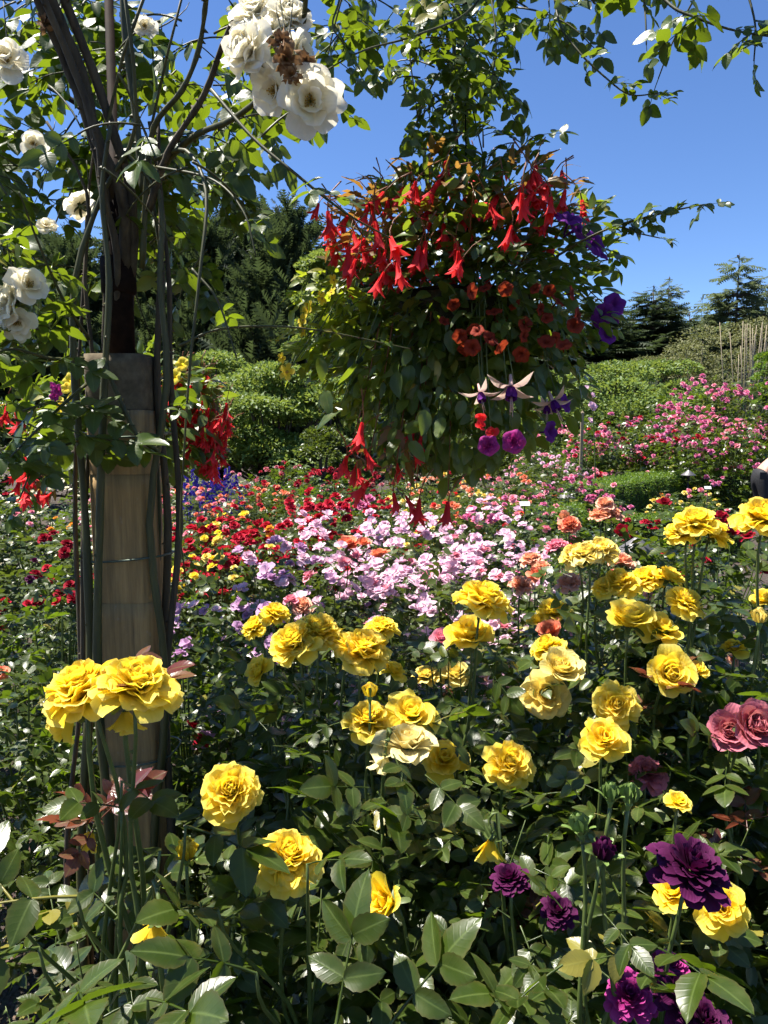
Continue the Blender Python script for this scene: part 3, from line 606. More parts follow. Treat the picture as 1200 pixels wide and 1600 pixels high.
rose_bush('purple rose bush with many-petalled flat blooms and green buds', (.26, .92), [
    (1086, 1350, .85, 132, 'flat', (.25, -.25, 1)), (795, 1368, .95, 66, 'flat', (-.2, -.1, 1)), (872, 1420, .95, 62, 'flat', (.0, -.4, 1)), (985, 1552, .85, 86, 'flat', (-.1, -.5, .9), P_MAGENTA), (1064, 1548, .85, 92, 'flat', (.2, -.4, .9)), (1046, 1506, .9, 66, 'flat', (.0, -.4, 1), P_MAGENTA), (1104, 1592, .8, 92, 'flat', (.2, -.3, 1)),
    (906, 1290, .86, 44, 'bud', (-.2, 0, 1), BUDGREEN), (954, 1240, .86, 38, 'bud', (.0, 0, 1), BUDGREEN), (984, 1242, .86, 42, 'bud', (.1, 0, 1), BUDGREEN), (942, 1330, .84, 50, 'bud', (.1, -.3, 1))], P_PURPLE, None, 190, 110, .125, 6, .26, .85)
rose_bush('dusky pink rose bush with a cupped bloom at the frame edge', (.74, 1.28), [
    (1142, 1142, 1.25, 76, 'cup', (-.4, -.7, .5)), (1180, 1134, 1.22, 86, 'cup', (.1, -.8, .6)), (1012, 1206, 1.3, 66, 'full', (.0, -.5, .9), P_DUSKY)], P_DUSKY, None, 260, 110, .13, 10, .32, 1.0)
# ------------------------------------------------------------------ roses of the middle beds (shared foliage, each bloom a part)
def dome_points(n, r):
    """points through an upright dome of radius 1 and height 1, thickest near its skin"""
    a = r.uniform(0, 6.2832, n); c = r.uniform(0, 1, n)**.8; q = r.uniform(.35, 1, n)**.5
    s = np.sqrt(np.maximum(0, 1-(c*.96)**2)); lump = 1+.16*np.sin(3*a+r.uniform(0, 6))+.12*np.sin(5*a+1.7)
    return np.stack([np.cos(a)*s*q*lump, np.sin(a)*s*q*lump, c*np.where(c > .3, q, 1)*(1+.10*np.sin(4*a))+.02], 1), a
def bush_foliage(seed, n, size, tmpl, mat, R0=.45):
    """foliage of a bush R0 wide in the half and 1 m high"""
    r = np.random.default_rng(seed); P, a = dome_points(n, r); P = P*np.array([R0, R0, 1])
    D = np.stack([np.cos(a)+r.normal(0, .7, n), np.sin(a)+r.normal(0, .7, n), r.normal(.25, .4, n)], 1)
    Nn = unit(np.stack([r.normal(SUN.x*.2, .5, n), r.normal(-.1, .5, n), np.ones(n)], 1)); Ms = frames(P, D, Nn, size*r.uniform(.7, 1.15, n))
    w = r.integers(0, len(tmpl), n)
    return mesh('foliage', join([spread(tmpl[q], Ms[w == q], r.random((w == q).sum())) for q in range(len(tmpl)) if (w == q).any()]), mat)
def bush_stems(seed, n, mat):
    r = np.random.default_rng(seed); ts = []
    for i in range(n):
        a = r.uniform(0, 6.28); q = r.uniform(.1, .75); top = np.array([q*math.cos(a), q*math.sin(a), r.uniform(.75, .98)*math.sqrt(1-q*q*.8)])
        ts.append(tube(bez((r.normal(0, .04), r.normal(0, .04), 0), (0, 0, .4), top*np.array([.36, .36, .7]), top*np.array([.45, .45, 1]), 6), np.linspace(.0065, .003, 6), 4, cap=False))
    return mesh('stems', join(ts), mat)
MIDF = {}
for key, m in (('green', LEAF), ('olive', LEAF_OLIVE)):
    MIDF[key] = [bush_foliage(500+i+len(key), 640, .115, LEAF_LO, m) for i in range(4)]
FARF = {'green': [bush_foliage(540+i, 1000, .115, FANS, LEAF, .65) for i in range(3)], 'olive': [bush_foliage(550+i, 1000, .115, FANS, LEAF_OLIVE, .65) for i in range(3)],
        'light': [bush_foliage(560+i, 3600, .05, [DIAMOND], LEAF_LIGHT, .65) for i in range(3)]}
MIDS = [bush_stems(600+i, 14, STEM) for i in range(3)]
def low_bush(label, px, py, d, r, colours, nb, size, kind, group, fol='olive', far=False, trusses=0, name='rose_bush', h=None, cat='rose bush', low=.35):
    """a bush whose flowering top shows at pixel (px, py), d metres away, r its radius; colours: [(material, share)]"""
    top = at(px, py, d); H = h or max(.35, top.z); root = thing(name, label, cat, (top.x, d, 0), group)
    F_ = (FARF if far else MIDF)[fol]
    sc = Matrix.Translation((top.x, d, 0)) @ Matrix.Rotation(random.uniform(0, 6.28), 4, 'Z') @ Matrix.Diagonal((r/(.65 if far else .45), r/(.65 if far else .45), H*.95, 1))
    put('foliage', random.choice(F_), root, sc, 'stuff'); put('stem', random.choice(MIDS), root, sc)
    spots = []
    def sk(q, a):
        return Vector((top.x+r*q*math.cos(a), d+r*q*math.sin(a), H*math.sqrt(max(.02, 1-(q*.96)**2))))
    cen = [sk(math.sqrt(random.uniform(.0, 1-low*.3)), random.choice([random.uniform(0, 6.28), random.gauss(-1.57, .9)])) for _ in range(trusses)]
    for i in range(nb):
        if trusses:
            c = cen[i % trusses]; s_ = size*1.15; p = c + Vector((random.gauss(0, s_), random.gauss(0, s_), random.gauss(.03, s_*.5)))
        else:
            p = sk(math.sqrt(random.uniform(0, 1-low*.15)), random.uniform(0, 6.28)) + Vector((0, 0, random.uniform(.0, .07)))
        spots.append(p)
    ms = random.choices([c[0] for c in colours], [c[1] for c in colours], k=nb)
    if not far:
        for p, m in zip(spots, ms):
            o = random.uniform(.75, 1.2)*size; dv = (random.gauss(-.05, .35), random.gauss(-.3, .35), 1)
            put('bloom', shared('bloom', random.choice(KINDS[kind] if random.random() < .7 else KINDS['lo' if kind == 'single' else 'cuplo']), m), root, frame_z(p+Vector((0, 0, .02)), dv, o))
    else:
        for m in {m.name: m for m in ms}.values():
            Ms = [np.array(Matrix.Translation(-root.location) @ frame_z(p, (random.gauss(-.05, .4), random.gauss(-.35, .4), 1), random.uniform(.7, 1.2)*size)) for p, q in zip(spots, ms) if q == m]
            if Ms:
                o = bpy.data.objects.new('blossom', mesh('blossom', join([spread(KINDS[kind][i], Ms[i::3]) for i in range(3) if len(Ms[i::3])]), m)); COL.objects.link(o); o.parent = root; o['kind'] = 'stuff'
    return root
G1, G2, G3 = 'lilac rose bushes of the middle bed', 'red rose bushes of the middle bed', 'far rose bushes before the hedges'
Lc = [(P_LILAC, 3), (P_PINK, .25)]; Mv = [(P_MAUVE, 3), (P_LILAC, 1)]
MID = [  # label, px, py, d, r, colours, blooms, size, kind, group, foliage, trusses
    ('lilac rose bush thick with pale clusters just behind the tall yellow bloom', 700, 880, 2.9, .42, Lc, 60, .056, 'single', G1, 'olive', 10),
    ('pale lilac rose bush with thin sprays behind the broad yellow cluster', 585, 925, 2.55, .36, Lc, 26, .05, 'single', G1, 'olive', 6),
    ('mauve rose bush with shaded heads between post and yellow cluster', 385, 895, 2.75, .38, Mv, 22, .055, 'single', G1, 'green', 6),
    ('mauve and lilac rose bush beside the cream blooms', 490, 868, 3.15, .38, Mv+[(P_LILAC, 2)], 34, .055, 'single', G1, 'olive', 7),
    ('lilac rose bush mixed with the two coral heads', 600, 842, 3.5, .42, Lc, 50, .055, 'single', G1, 'olive', 9),
    ('lilac rose bush at the near corner of the low hedge', 775, 848, 3.55, .44, Lc, 52, .058, 'single', G1, 'olive', 9),
    ('lilac rose bush under the trailing begonia tips', 650, 818, 4.3, .46, Lc, 50, .06, 'single', G1, 'olive', 9),
    ('bright pink and lilac rose bush against the low hedge', 735, 806, 4.7, .46, [(P_LILAC, 2), (P_HOTPINK, 1)], 46, .06, 'single', G1, 'olive', 8),
    ('lilac rose bush rising among the red roses', 490, 822, 4.3, .40, Lc+[(P_HOTPINK, .7)], 36, .058, 'single', G1, 'olive', 6),
    ('red rose bush with crowded heads beyond the mauve roses', 440, 818, 4.6, .42, [(P_RED, 1)], 36, .066, 'lo', G2, 'olive', 8),
    ('red rose bush beside the small yellow roses near the post', 355, 818, 4.5, .42, [(P_RED, 3), (P_YELLOW, 1)], 32, .066, 'lo', G2, 'olive', 7),
    ('red rose bush half hidden by the post canes', 300, 822, 4.4, .36, [(P_RED, 1)], 18, .066, 'lo', G2, 'green', 5),
    ('red rose bush beyond the lilac clusters in the middle bed', 560, 800, 5.3, .46, [(P_RED, 3), (P_HOTPINK, 1)], 38, .07, 'lo', G2, 'olive', 8),
    ('red rose bush at the heart of the red band', 400, 826, 4.25, .42, [(P_RED, 1)], 36, .066, 'lo', G2, 'olive', 8),
    ('red rose bush ending the red band at the lilac drift', 505, 806, 5.0, .42, [(P_RED, 1)], 36, .066, 'lo', G2, 'olive', 8),
    ('cream and yellow rose bush with small heads near the post', 335, 850, 3.7, .36, [(P_PALEYELLOW, 1), (P_YELLOW, 1.4)], 22, .06, 'lo', None, 'olive', 6),
    ('cream rose bush with pale round heads between red and mauve roses', 425, 848, 3.7, .36, [(P_PALEYELLOW, 2), (P_ORANGE, .4)], 12, .06, 'lo', None, 'olive', 0),
    ('dark red rose bush with velvet heads beyond the post', 45, 858, 3.5, .46, [(P_DARKRED, 2), (P_RED, 1.5)], 24, .07, 'lo', None, 'olive', 6),
    ('leafy rose bush with a few dark purple heads below the dark red ones', 78, 908, 2.8, .40, [(P_PURPLE, 2), (P_PALEYELLOW, .4)], 8, .06, 'lo', None, 'green', 3),
    ('low leafy rose bush with two salmon heads beside the post', 20, 1010, 2.1, .38, [(P_CORAL, 1)], 3, .07, 'lo', None, 'green', 0),
    ('orange flecked rose bush in the bed beyond the dark red roses', 60, 815, 5.0, .55, [(P_ORANGE, 2), (P_PINK, 1)], 14, .06, 'lo', None, 'olive', 0),
    ('scarlet rose bush with small heads behind the post', 210, 835, 4.2, .45, [(P_RED, 1)], 16, .06, 'lo', None, 'olive', 4),
    ('leafy green rose bush filling the bed beneath the lilac sprays', 470, 985, 2.15, .36, [(P_PINK, 1)], 2, .05, 'lo', None, 'green', 0),
    ('leafy green rose bush in the shade behind the twin yellow bloom', 290, 985, 2.1, .38, [(P_LILAC, 1)], 4, .05, 'single', None, 'green', 0),
    ('leafy green rose bush behind the tall yellow bloom', 660, 985, 2.2, .36, [(P_PINK, 1)], 2, .05, 'lo', None, 'green', 0),
    ('leafy green rose bush behind the pale upright pair', 800, 985, 2.2, .34, [(P_PEACH, 1)], 3, .06, 'lo', None, 'green', 0),
    ('leafy green rose bush behind the long row of yellow blooms', 1010, 930, 2.35, .42, [(P_PEACH, 1)], 3, .06, 'lo', None, 'green', 0),
    ('leafy green rose bush at the frame edge below the dark red roses', 1170, 900, 2.2, .42, [(P_PINK, 1)], 3, .06, 'lo', None, 'green', 0),
    ('shaded green rose bush low behind the post canes', 180, 1080, 1.95, .34, [(P_RED, 1)], 3, .05, 'lo', None, 'green', 0),
    ('dark red rose bush with big heads between lamp and gardener', 1130, 790, 3.9, .48, [(P_DARKRED, 3), (P_RED, 2)], 22, .085, 'lo', None, 'green', 5),
    ('crimson rose bush with scattered heads around the conical lamp', 1030, 822, 5.1, .5, [(P_RED, 2), (P_DARKRED, 1)], 16, .07, 'lo', None, 'green', 0),
    ('green rose bush with crimson dots in front of the back hedge', 980, 808, 5.4, .55, [(P_RED, 1)], 10, .07, 'lo', None, 'green', 0),
    ('green rose bush with peach dots at the hedge corner', 905, 850, 4.3, .34, [(P_PEACH, 2), (P_CORAL, 1)], 8, .075, 'lo', None, 'green', 0),
]
for lb, px, py, d, r_, cl, nb, sz, kd, gp, fo, tr in MID:
    if gp == G1: nb, sz, tr = int(nb*2.05), sz*1.24, int(tr*1.4)
    elif gp == G2: nb, sz, tr = int(nb*2.0), sz*1.2, int(tr*1.6)
    low_bush(lb, px, py, d, r_, cl, nb, sz, kd, gp, fo, False, tr)
rose_bush('peach rose bush with heads stepping up beside the yellow row', (.58, 2.45), [
    (890, 908, 2.3, 46, 'full'), (972, 876, 2.5, 46, 'full'), (815, 912, 2.4, 40, 'full'), (830, 872, 2.8, 38, 'full'), (848, 885, 2.7, 32, 'full'), (868, 852, 2.9, 42, 'full', None, P_PINK), (838, 895, 2.6, 30, 'open', None, P_CORAL)], P_PEACH, None, 200, 30, .12, 8, .34)
rose_bush('tall peach rose bush in front of the back hedge', (.86, 3.0), [
    (945, 786, 3.0, 32, 'full'), (938, 804, 3.0, 40, 'full'), (958, 802, 3.0, 34, 'full'), (890, 818, 3.0, 36, 'full', None, P_CORAL), (882, 808, 3.1, 22, 'bud'), (972, 830, 3.1, 26, 'bud', None, P_RED)], P_PEACH, None, 160, 20, .12, 6, .3, leafm=LEAF_OLIVE)
rose_bush('coral rose bush with two large heads among the lilac', (-.12, 3.1), [
    (542, 850, 3.2, 38, 'cup'), (592, 866, 3.1, 34, 'cup'), (568, 848, 3.3, 24, 'cup'), (472, 945, 2.5, 42, 'full', None, P_PEACH), (455, 935, 2.5, 26, 'open', None, P_PINK)], P_CORAL, None, 150, 20, .11, 6, .3, leafm=LEAF_OLIVE)

FAR = [
    ('white-flowered rose bush beyond the red roses', 500, 784, 6.6, .6, [(P_WHITE, 1)], 34, .07, 'lo', 'olive', 0),
    ('pale cream rose bush below the trailing begonia', 610, 784, 6.6, .6, [(P_WHITE, 1), (P_PALEYELLOW, 1)], 26, .065, 'lo', 'olive', 0),
    ('dark crimson rose bush in front of the tiered shrub', 515, 738, 8.6, .75, [(P_DARKRED, 3), (P_RED, 1)], 60, .075, 'lo', 'green', 0),
    ('salmon rose bush beside the blue spires', 405, 764, 8.0, .7, [(P_CORAL, 2), (P_RED, 1)], 60, .07, 'lo', 'olive', 0),
    ('coral rose bush before the blue spires', 300, 770, 7.4, .7, [(P_CORAL, 2), (P_PINK, 1)], 50, .07, 'lo', 'olive', 0),
    ('dusky rose bush at the foot of the tiered shrub', 445, 728, 9.8, .7, [(P_DUSKY, 2), (P_RED, 1)], 34, .07, 'lo', 'green', 0),
    ('small crimson rose bush beneath the hanging basket', 590, 740, 9.2, .7, [(P_DARKRED, 2), (P_DUSKY, 1)], 36, .07, 'lo', 'green', 0),
    ('orange-red rose bush below the magenta petunias', 740, 770, 6.8, .65, [(P_CORAL, 2), (P_SCARLET, 1.5), (P_PEACH, 1)], 34, .075, 'lo', 'olive', 0),
    ('mixed apricot rose bush behind the orange-red one', 690, 750, 8.0, .7, [(P_CORAL, 1), (P_PALEYELLOW, 1), (P_PEACH, 1)], 40, .07, 'lo', 'olive', 0),
    ('pink rose bush behind the low hedge corner', 820, 782, 6.4, .6, [(P_PINK, 3), (P_HOTPINK, 1)], 34, .075, 'lo', 'green', 0),
    ('bright pink rose bush with flat clusters beside the wooden stake', 880, 750, 9.6, .8, [(P_HOTPINK, 3), (P_PINK, 1)], 70, .085, 'lo', 'green', 8),
    ('leafy rose bush with coral dots under the magenta petunias', 790, 742, 9.0, .8, [(P_CORAL, 1), (P_PINK, 1)], 26, .07, 'lo', 'olive', 0),
    ('pale pink rose bush behind the fuchsia flowers', 850, 712, 12.0, .9, [(P_LILAC, 2), (P_PINK, 2)], 60, .085, 'lo', 'olive', 0),
    ('yellow-leaved rose bush under the hanging basket', 660, 735, 10.0, .8, [(P_PINK, 1), (P_RED, 1)], 20, .07, 'lo', 'olive', 0),
    ('white-flowered shrub in shade beyond the post', 75, 760, 6.2, .75, [(P_WHITE, 1)], 110, .045, 'single', 'green', 0),
    ('white-dotted shrub at the frame edge beyond the post', -10, 765, 6.0, .6, [(P_WHITE, 2), (P_RED, .5)], 60, .045, 'single', 'olive', 0),
    ('green rose bush with pink dots behind the post', 180, 775, 6.2, .7, [(P_PINK, 1)], 26, .06, 'lo', 'green', 0),
    ('coral rose bush far behind the post canes', 235, 752, 9.2, .9, [(P_CORAL, 2), (P_PINK, 1)], 40, .07, 'lo', 'olive', 0),
    ('leafy rose bush filling behind the blue spires', 335, 742, 10.2, .9, [(P_PINK, 1)], 20, .07, 'lo', 'green', 0),
    ('pale rose bush with cream dots inside the back hedge', 1075, 768, 9.8, .6, [(P_PALEYELLOW, 2), (P_PINK, 1.5)], 22, .08, 'lo', 'green', 0),
    ('low rose bush with orange dots inside the back hedge', 1010, 765, 11.4, .6, [(P_ORANGE, 1), (P_WHITE, 1)], 12, .08, 'lo', 'green', 0),
]
for lb, px, py, d, r_, cl, nb, sz, kd, fo, tr in FAR:
    nb, sz = int(nb*(.55 if 'white' in lb else 1.3)), sz*1.1
    low_bush(lb, px, py, d, r_, cl, nb, sz, kd, G3, fo, True, tr)
TALL = [
    ('tall rose shrub dotted with pink beside the wooden stake', 880, 690, 13.5, 1.0, [(P_PINK, 2), (P_HOTPINK, 1), (P_RED, .5)], 80, .10, 'olive'),
    ('tall rose shrub with red and pink flowers behind the stake', 950, 665, 14.0, 1.1, [(P_HOTPINK, 2), (P_RED, 1), (P_PINK, 1)], 80, .10, 'olive'),
    ('big magenta rose shrub with dense heads before the pale shrub', 1030, 655, 14.8, 1.25, [(P_HOTPINK, 3), (P_PINK, 1)], 120, .12, 'olive'),
    ('big magenta rose shrub behind the thin lamp', 1105, 612, 15.8, 1.35, [(P_HOTPINK, 3), (P_PINK, 1)], 130, .12, 'olive'),
    ('big magenta rose shrub behind the bending gardener', 1180, 610, 15.2, 1.4, [(P_HOTPINK, 3), (P_PINK, 1)], 120, .12, 'olive'),
    ('lower magenta rose shrub along the back hedge', 1140, 668, 13.6, 1.0, [(P_HOTPINK, 3), (P_PINK, 1)], 70, .11, 'green'),
    ('dark rose shrub with few flowers below the magenta ones', 1060, 690, 13.4, 1.0, [(P_HOTPINK, 2), (P_RED, 1)], 40, .10, 'green'),
    ('magenta rose shrub past the frame edge', 1290, 625, 15.0, 1.4, [(P_HOTPINK, 3), (P_PINK, 1)], 90, .12, 'olive'),
]
for lb, px, py, d, r_, cl, nb, sz, fo in TALL:
    py -= 14
    nb, sz = int(nb*1.0), sz*1.15
    low_bush(lb, px, py, d, r_, cl, nb, sz, 'lo', 'tall magenta rose shrubs along the far hedge', 'green' if random.random() < .6 else fo, True, nb//8, 'rose_shrub', None, 'shrub', .1)

# ------------------------------------------------------------------ blue spires
def spire(seed):
    r = np.random.default_rng(seed); n = 90; z = r.uniform(.45, 1, n); a = np.arange(n)*GA; q = .055*(1.1-z)/.6+.012
    P = np.stack([q*np.cos(a), q*np.sin(a), z], 1); ts = []
    for i in range(n): ts.append(mul(SINGLE_LO[i % 4], np.array(frame_z(Vector(P[i]), (math.cos(a[i]), math.sin(a[i]), .15), .055*(1.25-z[i]*.7), 0))))
    m = 40; a2 = np.arange(m)*GA; P2 = np.stack([.01*np.cos(a2), .01*np.sin(a2), r.uniform(.05, .45, m)], 1); D2 = np.stack([np.cos(a2), np.sin(a2), r.normal(.3, .2, m)], 1)
    return mesh('floret', join(ts), P_BLUE), mesh('leaf', spread(LANCE[0], frames(P2, D2, up_normals(m), r.uniform(.1, .17, m)), r.random(m)), LEAF_OLIVE), mesh('stem', tube([(0, 0, 0), (.01, 0, .5), (0, 0, .98)], [.008, .006, .003], 5), STEM)
SP = [spire(i) for i in range(3)]
for i, (px, py, d) in enumerate([(290, 742, 8.3), (305, 732, 8.6), (316, 748, 8.2), (330, 726, 8.7), (343, 738, 8.4), (352, 728, 8.8), (338, 752, 8.0), (362, 742, 8.6), (378, 756, 8.2), (322, 738, 8.9)]):
    p = at(px, py, d); root = thing('delphinium', 'deep blue flower spire in the clump behind the coral roses', 'flower', (p.x, d, 0), 'blue spires behind the coral roses')
    M = Matrix.Translation((p.x, d, 0)) @ Matrix.Rotation(random.gauss(0, .06), 4, 'Y') @ Matrix.Rotation(i*1.3, 4, 'Z') @ Matrix.Diagonal((1.1, 1.1, p.z, 1))
    a, b, c = SP[i % 3]; put('floret', a, root, M, 'stuff'); put('foliage', b, root, M, 'stuff'); put('stem', c, root, M)

# ------------------------------------------------------------------ clipped hedges
CORE = plain_mat('hedge_core', (.012, .016, .006), (.03, .035, .012), 30, .9)
def hedge(label, corners, w, h, group='low clipped box hedges'):
    """corners: the hedge's centre line on the ground"""
    x0, y0 = corners[0]; root = thing('box_hedge', label, 'hedge', (x0, y0, 0), group); core = []; leaf = []
    for (ax, ay), (bx, by) in zip(corners[:-1], corners[1:]):
        L = math.hypot(bx-ax, by-ay)+w*.98; an = math.atan2(by-ay, bx-ax); M = Matrix.Translation(((ax+bx)/2-x0, (ay+by)/2-y0, 0)) @ Matrix.Rotation(an, 4, 'Z')
        core.append(mul(box(0, 0, h*.47, L-.06, w-.08, h*.94), M))
        area = L*h*2 + L*w + 2*w*h; n = int(area*2600); u = rng.random(n)*area
        P = np.zeros((n, 3)); Nn = np.zeros((n, 3)); s1 = u < L*w; s2 = (u >= L*w) & (u < L*w+2*L*h); s3 = u >= L*w+2*L*h
        sg = np.where(rng.random(n) < .5, -1, 1)
        rx, ry, rz = rng.uniform(-L/2, L/2, n), rng.uniform(-w/2, w/2, n), rng.uniform(0, h, n)
        P[s1] = np.stack([rx, ry, np.full(n, h)], 1)[s1]; Nn[s1] = (0, 0, 1)
        P[s2] = np.stack([rx, sg*w/2, rz], 1)[s2]; Nn[s2] = np.stack([0*sg, sg, 0*sg+.4], 1)[s2]
        P[s3] = np.stack([sg*L/2, ry, rz], 1)[s3]; Nn[s3] = np.stack([sg, 0*sg, 0*sg+.4], 1)[s3]
        bumpy = .012*np.sin(P[:, 0]*7+1)*np.cos(P[:, 1]*9) + .014*np.sin(P[:, 0]*19+P[:, 2]*15)
        P = P + unit(Nn)*(bumpy + rng.uniform(-.03, .018, n))[:, None]
        D = unit(Nn)*.7 + rng.normal(0, .6, (n, 3)); N2 = unit(Nn) + rng.normal(0, .5, (n, 3)) + np.array([0, 0, .4])
        t = spread(FOLDED, frames(P, D, N2, rng.uniform(.024, .042, n)), rng.random(n)); leaf.append(mul(t, M))
    put('core', mesh('core', join(core), CORE, False), root, Matrix.Translation(root.location)); put('foliage', mesh('foliage', join(leaf), LEAF_BOX), root, Matrix.Translation(root.location), 'stuff')
def gx(px, d): return (px-600)/F*d
hedge('low clipped hedge with its dark end beside the lilac roses', [(gx(700, 9), 8.9), (gx(850, 8.7), 8.6)], .85, .64)
hedge('long clipped hedge turning a corner behind the peach roses', [(gx(925, 10.4), 10.3), (gx(1035, 13.4), 13.2), (gx(1290, 13.2), 13.0)], .62, .78)
hedge('short clipped hedge in front of the cream-dotted roses', [(gx(955, 8.8), 8.9), (gx(1130, 8.8), 8.8)], .5, .50)

# ------------------------------------------------------------------ path lamps
def lamp(label, px, py, d, w):
    p = at(px, py, d); root = thing('path_lamp', label, 'lamp', (p.x, d, 0), 'conical path lamps')
    prof = [(.012, .012), (.02, .0), (.5, -.36), (.502, -.375), (.49, -.372), (.05, -.06)]
    M = Matrix.Translation(p)
    hat = put('lamp_shade', mesh('lamp_shade', lathe([(a*w, b*w) for a, b in prof], 28), ZINC), root, M)
    sub('finial', mesh('finial', lathe([(.0, .03), (.01, .024), (.012, .012), (.006, .0)], 10), DARKMETAL), hat)
    put('lamp_holder', mesh('lamp_holder', lathe([(0, -.3*w), (.1*w, -.3*w), (.1*w, -.62*w), (.05*w, -.66*w), (0, -.66*w)], 12), DARKMETAL), root, M)
    put('post', mesh('post', tube([(0, 0, -.64*w), (0, 0, -p.z)], .05*w, 8), DARKMETAL), root, M)
lamp('large conical path lamp behind the long yellow row', 995, 838, 4.2, .235)
lamp('small conical path lamp at the hedge corner', 885, 767, 9.6, .24)
lamp('thin conical path lamp inside the back hedge', 1076, 734, 11.6, .23)

# ------------------------------------------------------------------ plant labels and the staked rose
for lb, px, py, d in (('small white plant label by the pink roses', 820, 787, 6.1), ('white plant label inside the back hedge', 1106, 762, 9.4)):
    p = at(px, py, d); root = thing('plant_label', lb, 'label', (p.x, d, 0), 'white plant labels')
    M = Matrix.Translation(p) @ Matrix.Rotation(R(-35), 4, 'X'); b = box(0, 0, 0, .085, .005, .04)
    put('plate', mesh('plate', b, TAGWHITE, False), root, M); put('stake', mesh('stake', tube([(0, .004, -.02), (0, .01, -p.z)], .005, 6), DARKMETAL), root, Matrix.Translation(p))
p = at(910, 645, 12.2); root = thing('garden_stake', 'thin wooden stake standing in the far rose bed', 'stake', (p.x, 12.2, 0))
put('shaft', mesh('shaft', box(0, 0, p.z/2, .045, .045, p.z), TAN_WOOD, False), root, Matrix.Translation((p.x, 12.2, 0)))
put('tip', mesh('tip', T([(-.0225, -.0225, 0), (.0225, -.0225, 0), (.0225, .0225, 0), (-.0225, .0225, 0), (0, 0, .04)], [(0, 1, 4), (1, 2, 4), (2, 3, 4), (3, 0, 4)]), TAN_WOOD, False), root, Matrix.Translation((p.x, 12.2, p.z)))
p = at(925, 632, 12.3); root = thing('standard_rose', 'tall shoot with pale pink flowers above the wooden stake', 'rose', (p.x+.1, 12.3, 0))
tube_part('stem', bez((p.x+.1, 12.3, 0), (p.x+.1, 12.3, 1), (p.x+.05, 12.3, 1.5), p, 10), np.linspace(.016, .006, 10), STEM, root)
for k in range(9): put('bloom', shared('bloom', random.choice(SINGLE_LO), P_LILAC), root, frame_z(p+Vector((random.gauss(0, .06), random.gauss(0, .05), random.gauss(0, .18))), (random.gauss(0, .5), -.8, .4), .12))
# ------------------------------------------------------------------ shrubs behind the roses
def cloud_shrub(name, label, px, py, d, rx, mat, leaf, n, lobes, group=None, tmpl=None, ry=None, twig=BARK, seed=0, cat='shrub', flat=.6, z0=.0):
    """a shrub of many leafy tiers; top at pixel (px, py)"""
    r = np.random.default_rng(900+seed); top = at(px, py, d); H = top.z; ry = ry or rx*.8
    root = thing(name, label, cat, (top.x, d, 0), group); Ps, Ds, st = [], [], []
    for k in range(lobes):
        a = r.uniform(0, 6.28); zz = r.uniform(.18+z0, .92)*H; q = math.sqrt(r.random())*math.sqrt(max(.05, 1-(zz/H)**2))*.95
        if k == 0: zz, q = H*.9, 0
        c = np.array([rx*q*math.cos(a), ry*q*math.sin(a), zz]); s = rx*r.uniform(.24, .42); m = n//lobes
        v = unit(r.normal(0, 1, (m, 3))); v[:, 2] = np.abs(v[:, 2])*1.0-.25; rad = r.uniform(.55, 1.05, m)[:, None]**.6
        Ps.append(c + v*rad*np.array([s, s, s*flat])); Ds.append(v + r.normal(0, .5, (m, 3)))
        st.append(tube(bez((r.normal(0, .1), r.normal(0, .1), 0), (0, 0, zz*.4), c*np.array([.7, .7, .75]), c, 7), np.linspace(.05, .012, 7)*min(1, rx/1.2), 5, cap=False))
    P, D = np.vstack(Ps), np.vstack(Ds); P[:, 2] = np.maximum(P[:, 2], .03); k = len(P)
    t = spread(tmpl or FOLDED, frames(P, D, unit(np.stack([r.normal(-.1, .5, k), r.normal(-.15, .5, k), np.ones(k)], 1)), leaf*r.uniform(.7, 1.25, k)), r.random(k))
    put('foliage', mesh('foliage', t, mat), root, Matrix.Translation(root.location), 'stuff')
    put('branches', mesh('branches', join(st), twig), root, Matrix.Translation(root.location))
    return root
BS = 'shrubs behind the rose garden'
cloud_shrub('tiered_shrub', 'broad pale green shrub in flat tiers behind the crimson roses', 425, 562, 14.0, 1.75, LEAF_LIGHT, .085, 26000, 34, BS, flat=.42, seed=1)
cloud_shrub('tiered_shrub', 'rounded pale green shrub behind the red trailing basket', 330, 545, 15.5, 1.5, LEAF_LIGHT, .085, 16000, 22, BS, flat=.45, seed=2)
cloud_shrub('tiered_shrub', 'pale green shrub rising behind the hanging basket', 560, 575, 15.5, 1.7, LEAF_LIGHT, .085, 16000, 24, BS, flat=.45, seed=3)
cloud_shrub('leafy_shrub', 'dark low shrub under the pale tiers', 500, 665, 11.8, 1.0, LEAF_OLIVE, .07, 9000, 16, BS, seed=4)
cloud_shrub('leafy_shrub', 'bright green rounded shrub between stake and basket', 940, 565, 19.0, 2.2, LEAF_LIGHT, .10, 16000, 26, BS, seed=5)
cloud_shrub('leafy_shrub', 'bright green shrub behind the hanging basket and petunias', 800, 590, 18.5, 2.3, LEAF_LIGHT, .10, 14000, 24, BS, seed=6)
cloud_shrub('leafy_shrub', 'pale shrub beyond the magenta roses', 1030, 560, 20.5, 2.0, LEAF_LIGHT, .10, 14000, 24, BS, seed=7)
cloud_shrub('twiggy_shrub', 'grey green twiggy shrub above the magenta roses', 1100, 508, 22.0, 2.4, LEAF_GREY, .085, 13000, 34, BS, seed=8, twig=PALE_TWIG)
cloud_shrub('twiggy_shrub', 'tall grey twiggy shrub at the frame edge', 1190, 488, 23.0, 2.2, LEAF_GREY, .085, 11000, 30, BS, seed=9, twig=PALE_TWIG)
cloud_shrub('twiggy_shrub', 'low grey green shrub below the twin-topped fir', 1040, 548, 23.5, 2.0, LEAF_GREY, .09, 9000, 24, BS, seed=10)
